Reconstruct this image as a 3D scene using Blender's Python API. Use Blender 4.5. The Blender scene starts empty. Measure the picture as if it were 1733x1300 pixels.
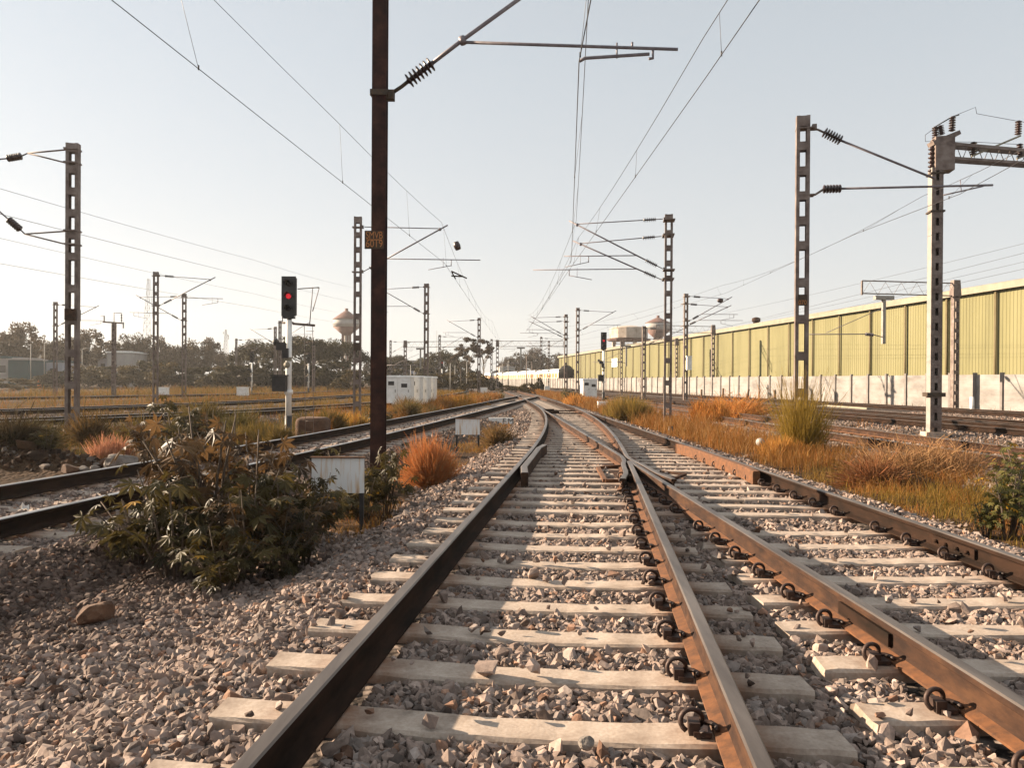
import bpy, math, random
import numpy as np
from mathutils import Vector, Matrix

# ------------------------------------------------------------------ camera, sky, sun, exposure
S = bpy.context.scene
COL = S.collection
R = math.radians
rng = np.random.default_rng(7)
random.seed(7)

F_PX, CX, CY = 1300.0, 866.5, 650.0
EYE = Vector((0, 0, 1.5))
ROLL, PITCH = 0.0060, -5.0 / 1300.0
c_right = Vector((math.cos(ROLL), 0, math.sin(ROLL)))
c_fwd = Vector((0, math.cos(PITCH), math.sin(PITCH)))
c_up = c_right.cross(c_fwd).normalized()
c_right = c_fwd.cross(c_up).normalized()
cam = bpy.data.cameras.new('camera')
cam.sensor_width = 36.0
cam.sensor_fit = 'HORIZONTAL'
cam.lens = 36.0 * F_PX / 1733.0
cam.clip_start, cam.clip_end = 0.05, 6000.0
cam_o = bpy.data.objects.new('camera', cam)
COL.objects.link(cam_o)
m = Matrix((c_right, c_up, -c_fwd)).transposed().to_4x4()
m.translation = EYE
cam_o.matrix_world = m
S.camera = cam_o

SUN_AZ, SUN_EL = R(-72), R(20)          # left of the view axis, a little ahead
w = bpy.data.worlds.new('World')
S.world = w
w.use_nodes = True
nt = w.node_tree
bg = nt.nodes['Background']
sky = nt.nodes.new('ShaderNodeTexSky')
sky.sky_type = 'NISHITA'
sky.sun_disc = False
sky.sun_elevation, sky.sun_rotation = SUN_EL, SUN_AZ
sky.air_density, sky.dust_density, sky.ozone_density = 1.0, .55, 1.0
sky.altitude = 300
hs = nt.nodes.new('ShaderNodeHueSaturation')
hs.inputs['Saturation'].default_value = 0.5
nt.links.new(sky.outputs[0], hs.inputs['Color'])
mxs = nt.nodes.new('ShaderNodeMix')            # thin even overcast veil over the clear sky
mxs.data_type = 'RGBA'
geo = nt.nodes.new('ShaderNodeTexCoord')       # the veil thins toward the zenith
spx = nt.nodes.new('ShaderNodeSeparateXYZ')
vrp = nt.nodes.new('ShaderNodeValToRGB')
for e_, (p_, c_) in zip([vrp.color_ramp.elements[0], vrp.color_ramp.elements[1], vrp.color_ramp.elements.new(.5)], ((0.0, .80), (1.0, .12), (.45, .60))):
    e_.position = p_; e_.color = (c_, c_, c_, 1)
nt.links.new(geo.outputs['Generated'], spx.inputs[0])
nt.links.new(spx.outputs['Z'], vrp.inputs[0])
nt.links.new(vrp.outputs[0], mxs.inputs[0])
vcol = nt.nodes.new('ShaderNodeMix')
vcol.data_type = 'RGBA'
vcol.inputs[6].default_value = (4.50, 4.42, 4.28, 1)
vcol.inputs[7].default_value = (3.95, 4.28, 4.46, 1)
vmul = nt.nodes.new('ShaderNodeMath')
vmul.operation = 'MULTIPLY'
vmul.use_clamp = True
vmul.inputs[1].default_value = 2.6
nt.links.new(spx.outputs['Z'], vmul.inputs[0])
nt.links.new(vmul.outputs[0], vcol.inputs[0])
nt.links.new(vcol.outputs[2], mxs.inputs[7])
nt.links.new(hs.outputs[0], mxs.inputs[6])
nt.links.new(mxs.outputs[2], bg.inputs[0])
bg.inputs[1].default_value = 0.05
sl = bpy.data.lights.new('sun', 'SUN')
sl.energy, sl.angle, sl.color = 5.0, R(0.55), (1.0, 0.80, 0.585)
so = bpy.data.objects.new('sun', sl)
COL.objects.link(so)
sdir = Vector((math.sin(SUN_AZ) * math.cos(SUN_EL), math.cos(SUN_AZ) * math.cos(SUN_EL), math.sin(SUN_EL)))
so.rotation_euler = sdir.to_track_quat('Z', 'Y').to_euler()
so.location = (-30, 20, 30)
S.view_settings.view_transform = 'Standard'
S.view_settings.look = 'None'
S.view_settings.exposure = 1.8
S.view_settings.gamma = 1.0
S.cycles.max_bounces = 5
S.cycles.diffuse_bounces = 2
S.cycles.glossy_bounces = 2
S.cycles.transmission_bounces = 2
S.cycles.transparent_max_bounces = 4
S.cycles.volume_bounces = 0
S.cycles.use_denoising = True
S.cycles.sample_clamp_indirect = 4.0
S.render.film_transparent = False
HAZE = 0.0003


def at(px, py, Y):
    """world point seen at photo pixel (px,py) at depth Y"""
    d = c_fwd * F_PX + c_right * (px - CX) + c_up * (CY - py)
    return EYE + d * (Y / d.y)


def atz(px, py, z):
    d = c_fwd * F_PX + c_right * (px - CX) + c_up * (CY - py)
    return EYE + d * ((z - EYE.z) / d.z)


# ------------------------------------------------------------------ object helpers
def tag(o, label=None, cat=None, group=None, kind=None):
    if label: o['label'] = label
    if cat: o['category'] = cat
    if group: o['group'] = group
    if kind: o['kind'] = kind
    return o


def empty(name, loc, rz=0.0, label=None, cat=None, group=None):
    o = bpy.data.objects.new(name, None)
    COL.objects.link(o)
    o.location = loc
    o.rotation_euler = (0, 0, rz)
    o.empty_display_size = 0.3
    return tag(o, label, cat, group)


def link(name, me, parent=None, mats=()):
    o = bpy.data.objects.new(name, me)
    for mm in mats:
        me.materials.append(mm)
    COL.objects.link(o)
    if parent is not None:
        o.parent = parent
    return o


def copy_tree(o, loc=None, rz=None, scale=None, label=None, group=None, parent=None):
    c = o.copy()
    COL.objects.link(c)
    if parent is not None:
        c.parent = parent
    for ch in list(o.children):
        copy_tree(ch, parent=c)
    if loc is not None: c.location = loc
    if rz is not None: c.rotation_euler = (0, 0, rz)
    if scale is not None: c.scale = scale if hasattr(scale, '__len__') else (scale,) * 3
    if label: c['label'] = label
    if group: c['group'] = group
    return c


class MB:
    """collects shapes into one mesh"""
    def __init__(s):
        s.v, s.f, s.mi, s.sm = [], [], [], []

    def add(s, verts, faces, mi=0, smooth=False):
        b = len(s.v)
        s.v += [tuple(p) for p in verts]
        s.f += [tuple(i + b for i in f) for f in faces]
        s.mi += [mi] * len(faces)
        s.sm += [smooth] * len(faces)
        return s

    def box(s, c, size, mi=0, rz=0.0, M=None, taper=1.0):
        x, y, z = size[0] / 2, size[1] / 2, size[2] / 2
        vs = [Vector((sx * x * (taper if sz > 0 else 1), sy * y * (taper if sz > 0 else 1), sz * z)) for sz in (-1, 1) for sy in (-1, 1) for sx in (-1, 1)]
        if M is None:
            M = Matrix.Rotation(rz, 3, 'Z')
        vs = [M @ v + Vector(c) for v in vs]
        return s.add(vs, [(0, 2, 3, 1), (4, 5, 7, 6), (0, 1, 5, 4), (2, 6, 7, 3), (0, 4, 6, 2), (1, 3, 7, 5)], mi)

    def bar(s, a, b, wd, ht, mi=0, up=(0, 0, 1)):
        a, b = Vector(a), Vector(b)
        d = b - a
        L = d.length
        d.normalize()
        u = Vector(up)
        if abs(d.dot(u)) > .97: u = Vector((1, 0, 0))
        r = d.cross(u).normalized()
        u = r.cross(d).normalized()
        M = Matrix((r, d, u)).transposed()
        return s.box((a + b) / 2, (wd, L, ht), mi, M=M)

    def tube(s, pts, rad, n=8, mi=0, cap=True, smooth=True):
        pts = [Vector(p) for p in pts]
        rads = rad if hasattr(rad, '__len__') else [rad] * len(pts)
        t0 = (pts[1] - pts[0]).normalized()
        u = Vector((0, 0, 1)) if abs(t0.z) < .9 else Vector((1, 0, 0))
        vs, fs = [], []
        for i, p in enumerate(pts):
            if i == 0: t = pts[1] - pts[0]
            elif i == len(pts) - 1: t = pts[-1] - pts[-2]
            else: t = (pts[i + 1] - pts[i]).normalized() + (pts[i] - pts[i - 1]).normalized()
            if t.length < 1e-9: t = t0
            t = t.normalized()
            r = t.cross(u)
            if r.length < 1e-5: r = t.cross(Vector((0.3, 1, 0.2)))
            r.normalize()
            u = r.cross(t).normalized()
            for k in range(n):
                a = 2 * math.pi * k / n
                vs.append(p + (r * math.cos(a) + u * math.sin(a)) * rads[i])
        for i in range(len(pts) - 1):
            for k in range(n):
                k2 = (k + 1) % n
                fs.append((i * n + k, i * n + k2, (i + 1) * n + k2, (i + 1) * n + k))
        if cap:
            fs.append(tuple(reversed(range(n))))
            fs.append(tuple(range((len(pts) - 1) * n, len(pts) * n)))
        return s.add(vs, fs, mi, smooth)

    def lathe(s, axis_a, axis_b, prof, n=16, mi=0, smooth=True):
        """prof: list of (t along axis 0..1, radius)"""
        a, b = Vector(axis_a), Vector(axis_b)
        ps, rs = [], []
        d = (b - a)
        eps = 0
        t = d.normalized()
        u = Vector((0, 0, 1)) if abs(t.z) < .9 else Vector((1, 0, 0))
        r = t.cross(u).normalized()
        u = r.cross(t)
        vs, fs = [], []
        for (tt, rr) in prof:
            p = a + d * tt
            for k in range(n):
                an = 2 * math.pi * k / n
                vs.append(p + (r * math.cos(an) + u * math.sin(an)) * max(rr, 1e-4))
        for i in range(len(prof) - 1):
            for k in range(n):
                k2 = (k + 1) % n
                fs.append((i * n + k, i * n + k2, (i + 1) * n + k2, (i + 1) * n + k))
        fs.append(tuple(reversed(range(n))))
        fs.append(tuple(range((len(prof) - 1) * n, len(prof) * n)))
        return s.add(vs, fs, mi, smooth)

    def build(s, name, mats, parent=None):
        me = bpy.data.meshes.new(name)
        me.from_pydata(s.v, [], s.f)
        if not hasattr(mats, '__len__'): mats = [mats]
        for mm in mats: me.materials.append(mm)
        me.polygons.foreach_set('material_index', s.mi)
        me.polygons.foreach_set('use_smooth', s.sm)
        me.update()
        return link(name, me, parent)


def np_mesh(name, V, Fc, nper, mats, parent=None, col=None, smooth=False, attr=None):
    """V (n,3) array, Fc flat index array with nper verts per face (int) ; col (n,3) per vertex colour"""
    me = bpy.data.meshes.new(name)
    V = np.asarray(V, dtype=np.float32)
    Fc = np.asarray(Fc, dtype=np.int32).ravel()
    nf = len(Fc) // nper
    me.vertices.add(len(V))
    me.vertices.foreach_set('co', V.ravel())
    me.loops.add(len(Fc))
    me.loops.foreach_set('vertex_index', Fc)
    me.polygons.add(nf)
    me.polygons.foreach_set('loop_start', np.arange(0, nf * nper, nper, dtype=np.int32))
    me.polygons.foreach_set('use_smooth', np.full(nf, smooth))
    if col is not None:
        ca = me.color_attributes.new('tint', 'FLOAT_COLOR', 'POINT')
        c4 = np.ones((len(V), 4), dtype=np.float32)
        c4[:, :3] = col
        ca.data.foreach_set('color', c4.ravel())
    if attr:
        for k, a in attr.items():
            at_ = me.attributes.new(k, 'FLOAT', 'POINT')
            at_.data.foreach_set('value', np.asarray(a, dtype=np.float32))
    me.update(calc_edges=True)
    if not hasattr(mats, '__len__'): mats = [mats]
    for mm in mats: me.materials.append(mm)
    return link(name, me, parent)


# ------------------------------------------------------------------ materials
def new_mat(name):
    mt = bpy.data.materials.new(name)
    mt.use_nodes = True
    t = mt.node_tree
    b = t.nodes['Principled BSDF']
    return mt, t, b


def noise(t, scale, detail=4, rough=.6, coord='Object', dist=0.0, stretch=None):
    tc = t.nodes.new('ShaderNodeTexCoord')
    n = t.nodes.new('ShaderNodeTexNoise')
    n.inputs['Scale'].default_value = scale
    n.inputs['Detail'].default_value = detail
    n.inputs['Roughness'].default_value = rough
    n.inputs['Distortion'].default_value = dist
    if stretch:
        mp = t.nodes.new('ShaderNodeMapping')
        mp.inputs['Scale'].default_value = stretch
        t.links.new(tc.outputs[coord], mp.inputs[0])
        t.links.new(mp.outputs[0], n.inputs['Vector'])
    else:
        t.links.new(tc.outputs[coord], n.inputs['Vector'])
    return n.outputs['Fac']


def ramp(t, src, stops):
    r = t.nodes.new('ShaderNodeValToRGB')
    el = r.color_ramp.elements
    while len(el) > len(stops): el.remove(el[-1])
    while len(el) < len(stops): el.new(0.5)
    for e, (p, c) in zip(el, stops):
        e.position = p
        e.color = (c[0], c[1], c[2], 1) if hasattr(c, '__len__') else (c, c, c, 1)
    t.links.new(src, r.inputs[0])
    return r.outputs[0]


def mixc(t, fac, a, b, mode='MIX'):
    n = t.nodes.new('ShaderNodeMix')
    n.data_type = 'RGBA'
    n.blend_type = mode
    for inp, v in ((n.inputs[0], fac), (n.inputs[6], a), (n.inputs[7], b)):
        if hasattr(v, 'default_value') or hasattr(v, 'links'):
            t.links.new(v, inp)
        elif hasattr(v, '__len__'):
            inp.default_value = (*v[:3], 1)
        else:
            inp.default_value = v
    return n.outputs[2]


def bump(t, b, src, strength=.3, dist=.01):
    n = t.nodes.new('ShaderNodeBump')
    n.inputs['Strength'].default_value = strength
    n.inputs['Distance'].default_value = dist
    t.links.new(src, n.inputs['Height'])
    t.links.new(n.outputs[0], b.inputs['Normal'])


def attr_col(t, name):
    n = t.nodes.new('ShaderNodeAttribute')
    n.attribute_name = name
    return n


def mottled(name, c1, c2, scale=6, rough=.8, metal=0.0, bmp=.3, bdist=.006, c3=None, p=(.35, .65), coord='Object', stretch=None, detail=5, spec=.5):
    mt, t, b = new_mat(name)
    n = noise(t, scale, detail, .65, coord, stretch=stretch)
    stops = [(p[0], c1), (p[1], c2)] if c3 is None else [(p[0], c1), ((p[0] + p[1]) / 2, c2), (p[1], c3)]
    t.links.new(ramp(t, n, stops), b.inputs['Base Color'])
    b.inputs['Roughness'].default_value = rough
    b.inputs['Metallic'].default_value = metal
    b.inputs['Specular IOR Level'].default_value = spec
    if bmp:
        n2 = noise(t, scale * 6, 3, .6, coord)
        bump(t, b, n2, bmp, bdist)
    return mt


def flat(name, c, rough=.6, metal=0.0, emit=None, es=1.0):
    mt, t, b = new_mat(name)
    b.inputs['Base Color'].default_value = (*c, 1)
    b.inputs['Roughness'].default_value = rough
    b.inputs['Metallic'].default_value = metal
    if emit:
        b.inputs['Emission Color'].default_value = (*emit, 1)
        b.inputs['Emission Strength'].default_value = es
    return mt


M = {}
M['rail_top'] = mottled('worn_rail_head', (.075, .058, .048), (.17, .14, .12), 7, .42, .6, .1, .001, stretch=(1, .12, 1))
M['rail_rust'] = mottled('rusty_rail', (.018, .009, .006), (.036, .017, .0095), 9, .85, 0, .4, .002, c3=(.062, .029, .0145), stretch=(1, .35, 1), spec=.2)
M['rail_foot'] = mottled('orange_rust', (.062, .024, .008), (.145, .054, .016), 14, .9, 0, .4, .002)
M['rail_old'] = mottled('dark_rusty_rail', (.012, .008, .006), (.032, .017, .011), 8, .9, 0, .3, .002, stretch=(1, .3, 1), spec=.08)
M['rail_shine'] = mottled('polished_rail_head', (.30, .27, .25), (.45, .41, .38), 5, .3, .85, 0, .001, stretch=(1, .1, 1))
M['clip'] = mottled('dark_spring_steel', (.018, .010, .008), (.055, .026, .016), 30, .6, .2, .2, .001)
M['steel'] = mottled('galvanised_steel', (.17, .15, .13), (.27, .245, .22), 5, .55, .25, .1, .002)
M['steel_rust'] = mottled('weathered_mast_steel', (.085, .058, .048), (.15, .112, .095), 3, .7, .1, .2, .003, c3=(.21, .17, .15))
M['mast_brown'] = mottled('brown_oxide_mast', (.018, .009, .008), (.034, .014, .011), 4, .6, 0, .2, .002, c3=(.062, .026, .018), spec=.12)
M['mast_paint'] = mottled('silver_painted_mast', (.19, .175, .155), (.27, .25, .225), 3, .6, 0, .15, .002)
M['tube'] = mottled('cantilever_tube', (.12, .10, .11), (.19, .165, .175), 8, .5, .3, 0)
M['insulator'] = mottled('brown_porcelain', (.020, .009, .009), (.036, .014, .011), 10, .35, 0, 0)
M['wire'] = flat('dark_wire', (.05, .045, .045), .5, .4)
M['plate'] = mottled('rusty_black_plate', (.022, .016, .010), (.06, .03, .012), 20, .7, 0, .1, .001)
M['lettering'] = flat('faded_orange_letters', (.38, .15, .04), .7)
M['black'] = mottled('black_paint', (.012, .011, .011), (.028, .025, .024), 9, .6, 0, .1, .001)
M['white'] = mottled('white_paint', (.66, .64, .60), (.80, .79, .76), 4, .6, 0, .05, .001)
M['red_lamp'] = flat('lit_red_lens', (.35, .012, .02), .3, 0, (1.0, .03, .05), .16)
M['dark_lens'] = flat('unlit_lens', (.02, .02, .022), .15)
M['cream'] = mottled('cream_trim', (.18, .16, .115), (.235, .21, .155), 1.5, .7, 0, 0)
M['wood'] = mottled('grey_wood', (.10, .06, .035), (.17, .11, .07), 5, .9, 0, .3, .004)
M['trunk'] = mottled('bark', (.05, .034, .024), (.11, .08, .055), 8, .95, 0, .4, .01)
M['stone_brown'] = mottled('brown_boulder', (.055, .026, .014), (.12, .06, .032), 7, .95, 0, .7, .02)
M['stone_grey'] = mottled('grey_boulder', (.10, .085, .075), (.21, .18, .155), 7, .95, 0, .7, .02)
M['plastic'] = mottled('crumpled_white_plastic', (.55, .53, .50), (.72, .70, .67), 6, .5, 0, .3, .004)


# rusty streaked sign white
def sign_white():
    mt, t, b = new_mat('rust_streaked_white')
    n = noise(t, 3.0, 4, .6, stretch=(5, 5, .45))
    c = ramp(t, n, [(.52, (.70, .69, .67)), (.62, (.60, .46, .33)), (.74, (.32, .15, .06))])
    t.links.new(c, b.inputs['Base Color'])
    b.inputs['Roughness'].default_value = .6
    return mt


M['sign'] = sign_white()


# concrete with stain attribute
def concrete_stained():
    mt, t, b = new_mat('sleeper_concrete')
    n = noise(t, 5, 6, .7, 'Generated' if False else 'Object')
    c = ramp(t, n, [(.3, (.235, .170, .128)), (.5, (.345, .262, .203)), (.7, (.44, .345, .275))])
    n2 = noise(t, 60, 3, .6)
    c = mixc(t, .35, c, ramp(t, n2, [(.3, (.24, .19, .15)), (.7, (.52, .46, .40))]))
    n4 = noise(t, 1.7, 5, .75)
    c = mixc(t, ramp(t, n4, [(.46, 0.0), (.66, .75)]), c, (.15, .105, .075))
    a = attr_col(t, 'stain').outputs['Fac']
    n3 = noise(t, 14, 4, .6)
    mul = t.nodes.new('ShaderNodeMath'); mul.operation = 'MULTIPLY'
    t.links.new(a, mul.inputs[0])
    t.links.new(ramp(t, n3, [(.3, .35), (.62, 1.0)]), mul.inputs[1])
    c = mixc(t, mul.outputs[0], c, (.20, .075, .026))
    t.links.new(c, b.inputs['Base Color'])
    b.inputs['Roughness'].default_value = .92
    bump(t, b, n2, .35, .004)
    return mt


M['sleeper'] = concrete_stained()


def tinted(name, rough=.9, trans=0.0, bmp=0, spec=.3, nscale=30):
    """base colour from the per-vertex 'tint' with fine noise"""
    mt, t, b = new_mat(name)
    a = attr_col(t, 'tint').outputs['Color']
    if bmp:
        n = noise(t, nscale, 4, .65)
        c = mixc(t, 1.0, a, ramp(t, n, [(.25, .62), (.75, 1.25)]), 'MULTIPLY')
        bump(t, b, n, bmp, .008)
    else:
        c = a
    t.links.new(c, b.inputs['Base Color'])
    b.inputs['Roughness'].default_value = rough
    b.inputs['Specular IOR Level'].default_value = spec
    if trans:
        tr = t.nodes.new('ShaderNodeBsdfTranslucent')
        t.links.new(c, tr.inputs[0])
        mx = t.nodes.new('ShaderNodeMixShader')
        mx.inputs[0].default_value = trans
        out = t.nodes['Material Output']
        t.links.new(b.outputs[0], mx.inputs[1])
        t.links.new(tr.outputs[0], mx.inputs[2])
        t.links.new(mx.outputs[0], out.inputs[0])
    return mt


M['ballast'] = tinted('ballast_stone', .95, 0, .5, .2, 26)
M['grass'] = tinted('dry_grass', .85, .35, 0, .2)
M['leaf'] = tinted('glossy_leaf', .50, .30, 0, .16)
M['crown'] = tinted('tree_leaves', .7, .28, 0, .25)


def ground_mat():
    mt, t, b = new_mat('yard_ground')
    a = attr_col(t, 'ballast').outputs['Fac']
    tc = t.nodes.new('ShaderNodeTexCoord')
    vor = t.nodes.new('ShaderNodeTexVoronoi')
    vor.inputs['Scale'].default_value = 14
    t.links.new(tc.outputs['Object'], vor.inputs['Vector'])
    sep = t.nodes.new('ShaderNodeSeparateColor')
    t.links.new(vor.outputs['Color'], sep.inputs[0])
    stone = ramp(t, sep.outputs[0], [(.0, (.07, .055, .048)), (.5, (.16, .128, .11)), (1.0, (.29, .235, .205))])
    edge = ramp(t, vor.outputs['Distance'], [(.25, 1.0), (.75, .25)])
    stone = mixc(t, 1.0, stone, edge, 'MULTIPLY')
    n1 = noise(t, .6, 6, .65)
    dirt = ramp(t, n1, [(.3, (.016, .010, .007)), (.5, (.042, .023, .013)), (.7, (.085, .045, .022))])
    n2 = noise(t, 6, 5, .7)
    dirt = mixc(t, .4, dirt, ramp(t, n2, [(.3, (.012, .008, .006)), (.7, (.11, .062, .030))]))
    c = mixc(t, a, dirt, stone)
    t.links.new(c, b.inputs['Base Color'])
    b.inputs['Roughness'].default_value = .97
    b.inputs['Specular IOR Level'].default_value = .1
    bp = t.nodes.new('ShaderNodeBump')
    bp.inputs['Strength'].default_value = .9
    bp.inputs['Distance'].default_value = .03
    hmix = t.nodes.new('ShaderNodeMath'); hmix.operation = 'ADD'
    t.links.new(edge, hmix.inputs[0]); t.links.new(n2, hmix.inputs[1])
    t.links.new(hmix.outputs[0], bp.inputs['Height'])
    t.links.new(bp.outputs[0], b.inputs['Normal'])
    return mt


M['ground'] = ground_mat()

# ------------------------------------------------------------------ track alignments  (x of a rail as a function of Y)
GA = 1.72           # rail centre to rail centre
RZ = 0.232          # rail head top


def curve(pts):
    P = np.array(sorted(pts), float)
    X, Yv = P[:, 0], P[:, 1]
    d = np.diff(Yv) / np.diff(X)
    mm = np.empty(len(X))
    mm[0], mm[-1] = d[0], d[-1]
    hx = np.diff(X)
    mm[1:-1] = (d[:-1] * hx[1:] + d[1:] * hx[:-1]) / (hx[1:] + hx[:-1])

    def f(y):
        y = np.asarray(y, float)
        i = np.clip(np.searchsorted(X, y) - 1, 0, len(X) - 2)
        h = X[i + 1] - X[i]
        s = (y - X[i]) / h
        sc = np.clip(s, 0, 1)
        a = (2 * sc**3 - 3 * sc**2 + 1) * Yv[i] + (sc**3 - 2 * sc**2 + sc) * h * mm[i] + (-2 * sc**3 + 3 * sc**2) * Yv[i + 1] + (sc**3 - sc**2) * h * mm[i + 1]
        a = a + np.where(s < 0, s * h * mm[0], 0) + np.where(s > 1, (s - 1) * h * mm[-1], 0)
        return a
    return f


C_rail = curve([(-8, 2.16), (3, 2.04), (12.7, 1.89), (33.7, 1.43), (54, .92), (65, .50), (106, -1.4), (200, -8), (330, -22)])


def D_rail(y): return C_rail(y) + GA


TOE = 40.0


def split(y):
    y = np.asarray(y, float)
    k = .122 / (2 * 27)
    return np.where(y > TOE, 0, np.where(y > 13, k * (TOE - y)**2, k * 27**2 + .122 * (13 - y)))


def A_rail(y): return C_rail(y) - split(y)
def B_rail(y): return A_rail(y) + GA


F_rail = curve([(-8, -6.9), (0, -5.62), (6.9, -4.62), (17, -3.14), (27.2, -1.95), (40, -.52), (54, .93), (64, 2.02), (66, 2.2)])
def E_rail(y): return F_rail(y) - GA


T4 = curve([(-2, -36), (10, -25), (22.9, -15.6), (30, -11.4), (38.8, -8.6), (60, -5.8), (90, -4.6), (150, -8), (300, -24)])
T5 = curve([(0, -44), (15, -31), (30, -20.6), (43.4, -15.8), (64.7, -13.2), (100, -12), (160, -15), (300, -30)])
T6 = curve([(10, -70), (50, -34), (66, -25), (100, -20), (160, -22), (300, -38)])
T7 = curve([(-5, 12.0), (5, 10.55), (13, 9.53), (22, 8.84), (31, 8.55), (50, 7.6), (80, 5.0), (120, .5), (200, -10), (320, -26)])
T8 = curve([(-5, 18.7), (60, 9.9 + .1), (100, 5.2), (200, -8), (320, -24)])
T8b = curve([(-5, 21.2), (60, 12.1), (100, 6.3), (130, 2.0)])
T10 = curve([(-5, 28.3), (100, 14.0), (200, -1), (320, -20)])


def cl1(y): return A_rail(y) + GA / 2
def cl2(y): return C_rail(y) + GA / 2
def cl3(y): return F_rail(y) - GA / 2


GTRACKS = [(cl1, -10, 45, .40), (cl2, -10, 400, .40), (cl3, -10, 66, .40), (T7, -10, 320, .36), (T8, -10, 320, .2), (T8b, -10, 130, .2), (T10, -10, 320, .2),
           (T4, -2, 300, .2), (T5, 0, 300, .2), (T6, 10, 300, .2)]


def sst(x, a, b):
    t = np.clip((x - a) / (b - a), 0, 1)
    return t * t * (3 - 2 * t)


def wob(x, y, s=1.0, ph=0.0):
    return (np.sin(x * 1.7 * s + 1.3 * y * s + ph) + np.sin(-1.1 * x * s + 2.3 * y * s + 2 + ph) + np.sin(3.1 * x * s + .7 * y * s + 4 + ph) * .6 + np.sin(.5 * x * s - .9 * y * s + ph)) / 3.6


def track_d(x, y, skip=()):
    d = np.full(np.shape(x), 99.0)
    for i, (f, y0, y1, _) in enumerate(GTRACKS):
        if i in skip: continue
        dd = np.abs(x - f(y))
        # correct for obliquity
        sl = (f(y + .5) - f(y - .5))
        dd = dd / np.sqrt(1 + sl * sl)
        d = np.minimum(d, np.where((y > y0) & (y < y1), dd, 99))
    return d


def zg(x, y):
    x = np.asarray(x, float); y = np.asarray(y, float)
    z = np.full(np.broadcast(x, y).shape, -9.0)
    for (f, y0, y1, dep) in GTRACKS:
        dd = np.abs(x - f(y)) / np.sqrt(1 + (f(y + .5) - f(y - .5))**2)
        dep2 = dep * (1 - .55 * sst(y, 25, 60))
        p = -.004 - dep2 * sst(dd, 1.5, 3.0)
        z = np.maximum(z, np.where((y > y0 - 1) & (y < y1 + 1), p, -9))
    far = np.minimum(z + 9, 1)
    z = np.where(z < -5, -.22, z)
    away = sst(track_d(x, y), 1.7, 3.0)
    z = z + away * .05 * wob(x, y, .9)
    z = z + away * .30 * np.exp(-((x - 7.1) / 1.1)**2 - ((y - 13.4) / .9)**2)
    z = z + away * .26 * np.exp(-((x - 8.3) / 1.0)**2 - ((y - 36) / 2.5)**2)
    z = z + away * .48 * np.exp(-((x + 8.9) / 1.3)**2 - ((y - 13.6) / 1.0)**2)
    z = z + away * .30 * np.exp(-((x + 7.0) / .8)**2 - ((y - 13.2) / .8)**2)
    z = z + away * .5 * np.exp(-((x + 11.5) / 1.2)**2 - ((y - 13.8) / .8)**2)
    return z


def bal_mask(x, y):
    d = track_d(x, y)
    wv = wob(x, y, 1.3, 2.0) * .35
    b = 1 - sst(d + wv, 1.75, 2.5)
    # the shoulder and trough between the near tracks is stone all over
    near = (1 - sst(y + wv, 7.6, 9.2)) * sst(x, -6.5, -6.0) * (1 - sst(x, 4.3, 4.8))
    gap = sst(y, 20, 24) * sst(x, F_rail(y) - .3, F_rail(y)) * (1 - sst(x, C_rail(y), C_rail(y) + .5)) * .9
    soil = np.maximum(np.exp(-((x + 2.35) / .75)**2 - ((y - 6.9) / .8)**2), np.exp(-((x + 1.95) / .6)**2 - ((y - 9.3) / 1.2)**2))
    near = near * (1 - sst(soil + .25 * wv, .35, .75) * .9)
    b = b * (1 - sst(soil + .25 * wv, .45, .8) * .8)
    right = sst(x, 11.2, 12) * (1 - sst(y, 30, 36)) * .75
    return np.clip(np.maximum(np.maximum(b, near), np.maximum(gap, right)), 0, 1)


def gz(x, y): return float(zg(np.array([x]), np.array([y]))[0])


# ------------------------------------------------------------------ ground sheet
def make_ground():
    ys = [-14.0, -8, -4, -2, -.5, .5]
    y = 1.0
    while y < 3500:
        ys.append(y)
        y += max(.07, y * .011) if y < 120 else y * .06
    ys = np.array(ys)
    nu = 421
    u = np.linspace(-1, 1, nu)
    u = np.sign(u) * (np.abs(u) ** 1.15)
    half = np.maximum(16, ys * 1.25 + 9)
    X = u[None, :] * half[:, None]
    Yy = np.repeat(ys[:, None], nu, 1)
    Z = zg(X.ravel(), Yy.ravel())
    Bm = bal_mask(X.ravel(), Yy.ravel())
    nr = len(ys)
    V = np.stack([X.ravel(), Yy.ravel(), Z], 1)
    i = np.arange(nr - 1)[:, None] * nu + np.arange(nu - 1)[None, :]
    Fq = np.stack([i, i + 1, i + 1 + nu, i + nu], -1).reshape(-1, 4)
    o = np_mesh('ground', V, Fq, 4, M['ground'], attr={'ballast': Bm}, smooth=True)
    tag(o, kind='structure')


make_ground()


# ------------------------------------------------------------------ ballast stones
def ico(sub):
    import bmesh
    bm = bmesh.new()
    bmesh.ops.create_icosphere(bm, subdivisions=sub, radius=1)
    v = np.array([p.co[:] for p in bm.verts]); f = np.array([[q.index for q in p.verts] for p in bm.faces])
    bm.free()
    return v, f


def rock(v, r):
    v = v.copy() * r.uniform(.9, 1.05, (len(v), 1))
    for _ in range(11):
        n = r.normal(size=3); n /= np.linalg.norm(n)
        off = r.uniform(.52, .82)
        d = v @ n
        v -= np.maximum(d - off, 0)[:, None] * n[None, :]
    return v


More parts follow.
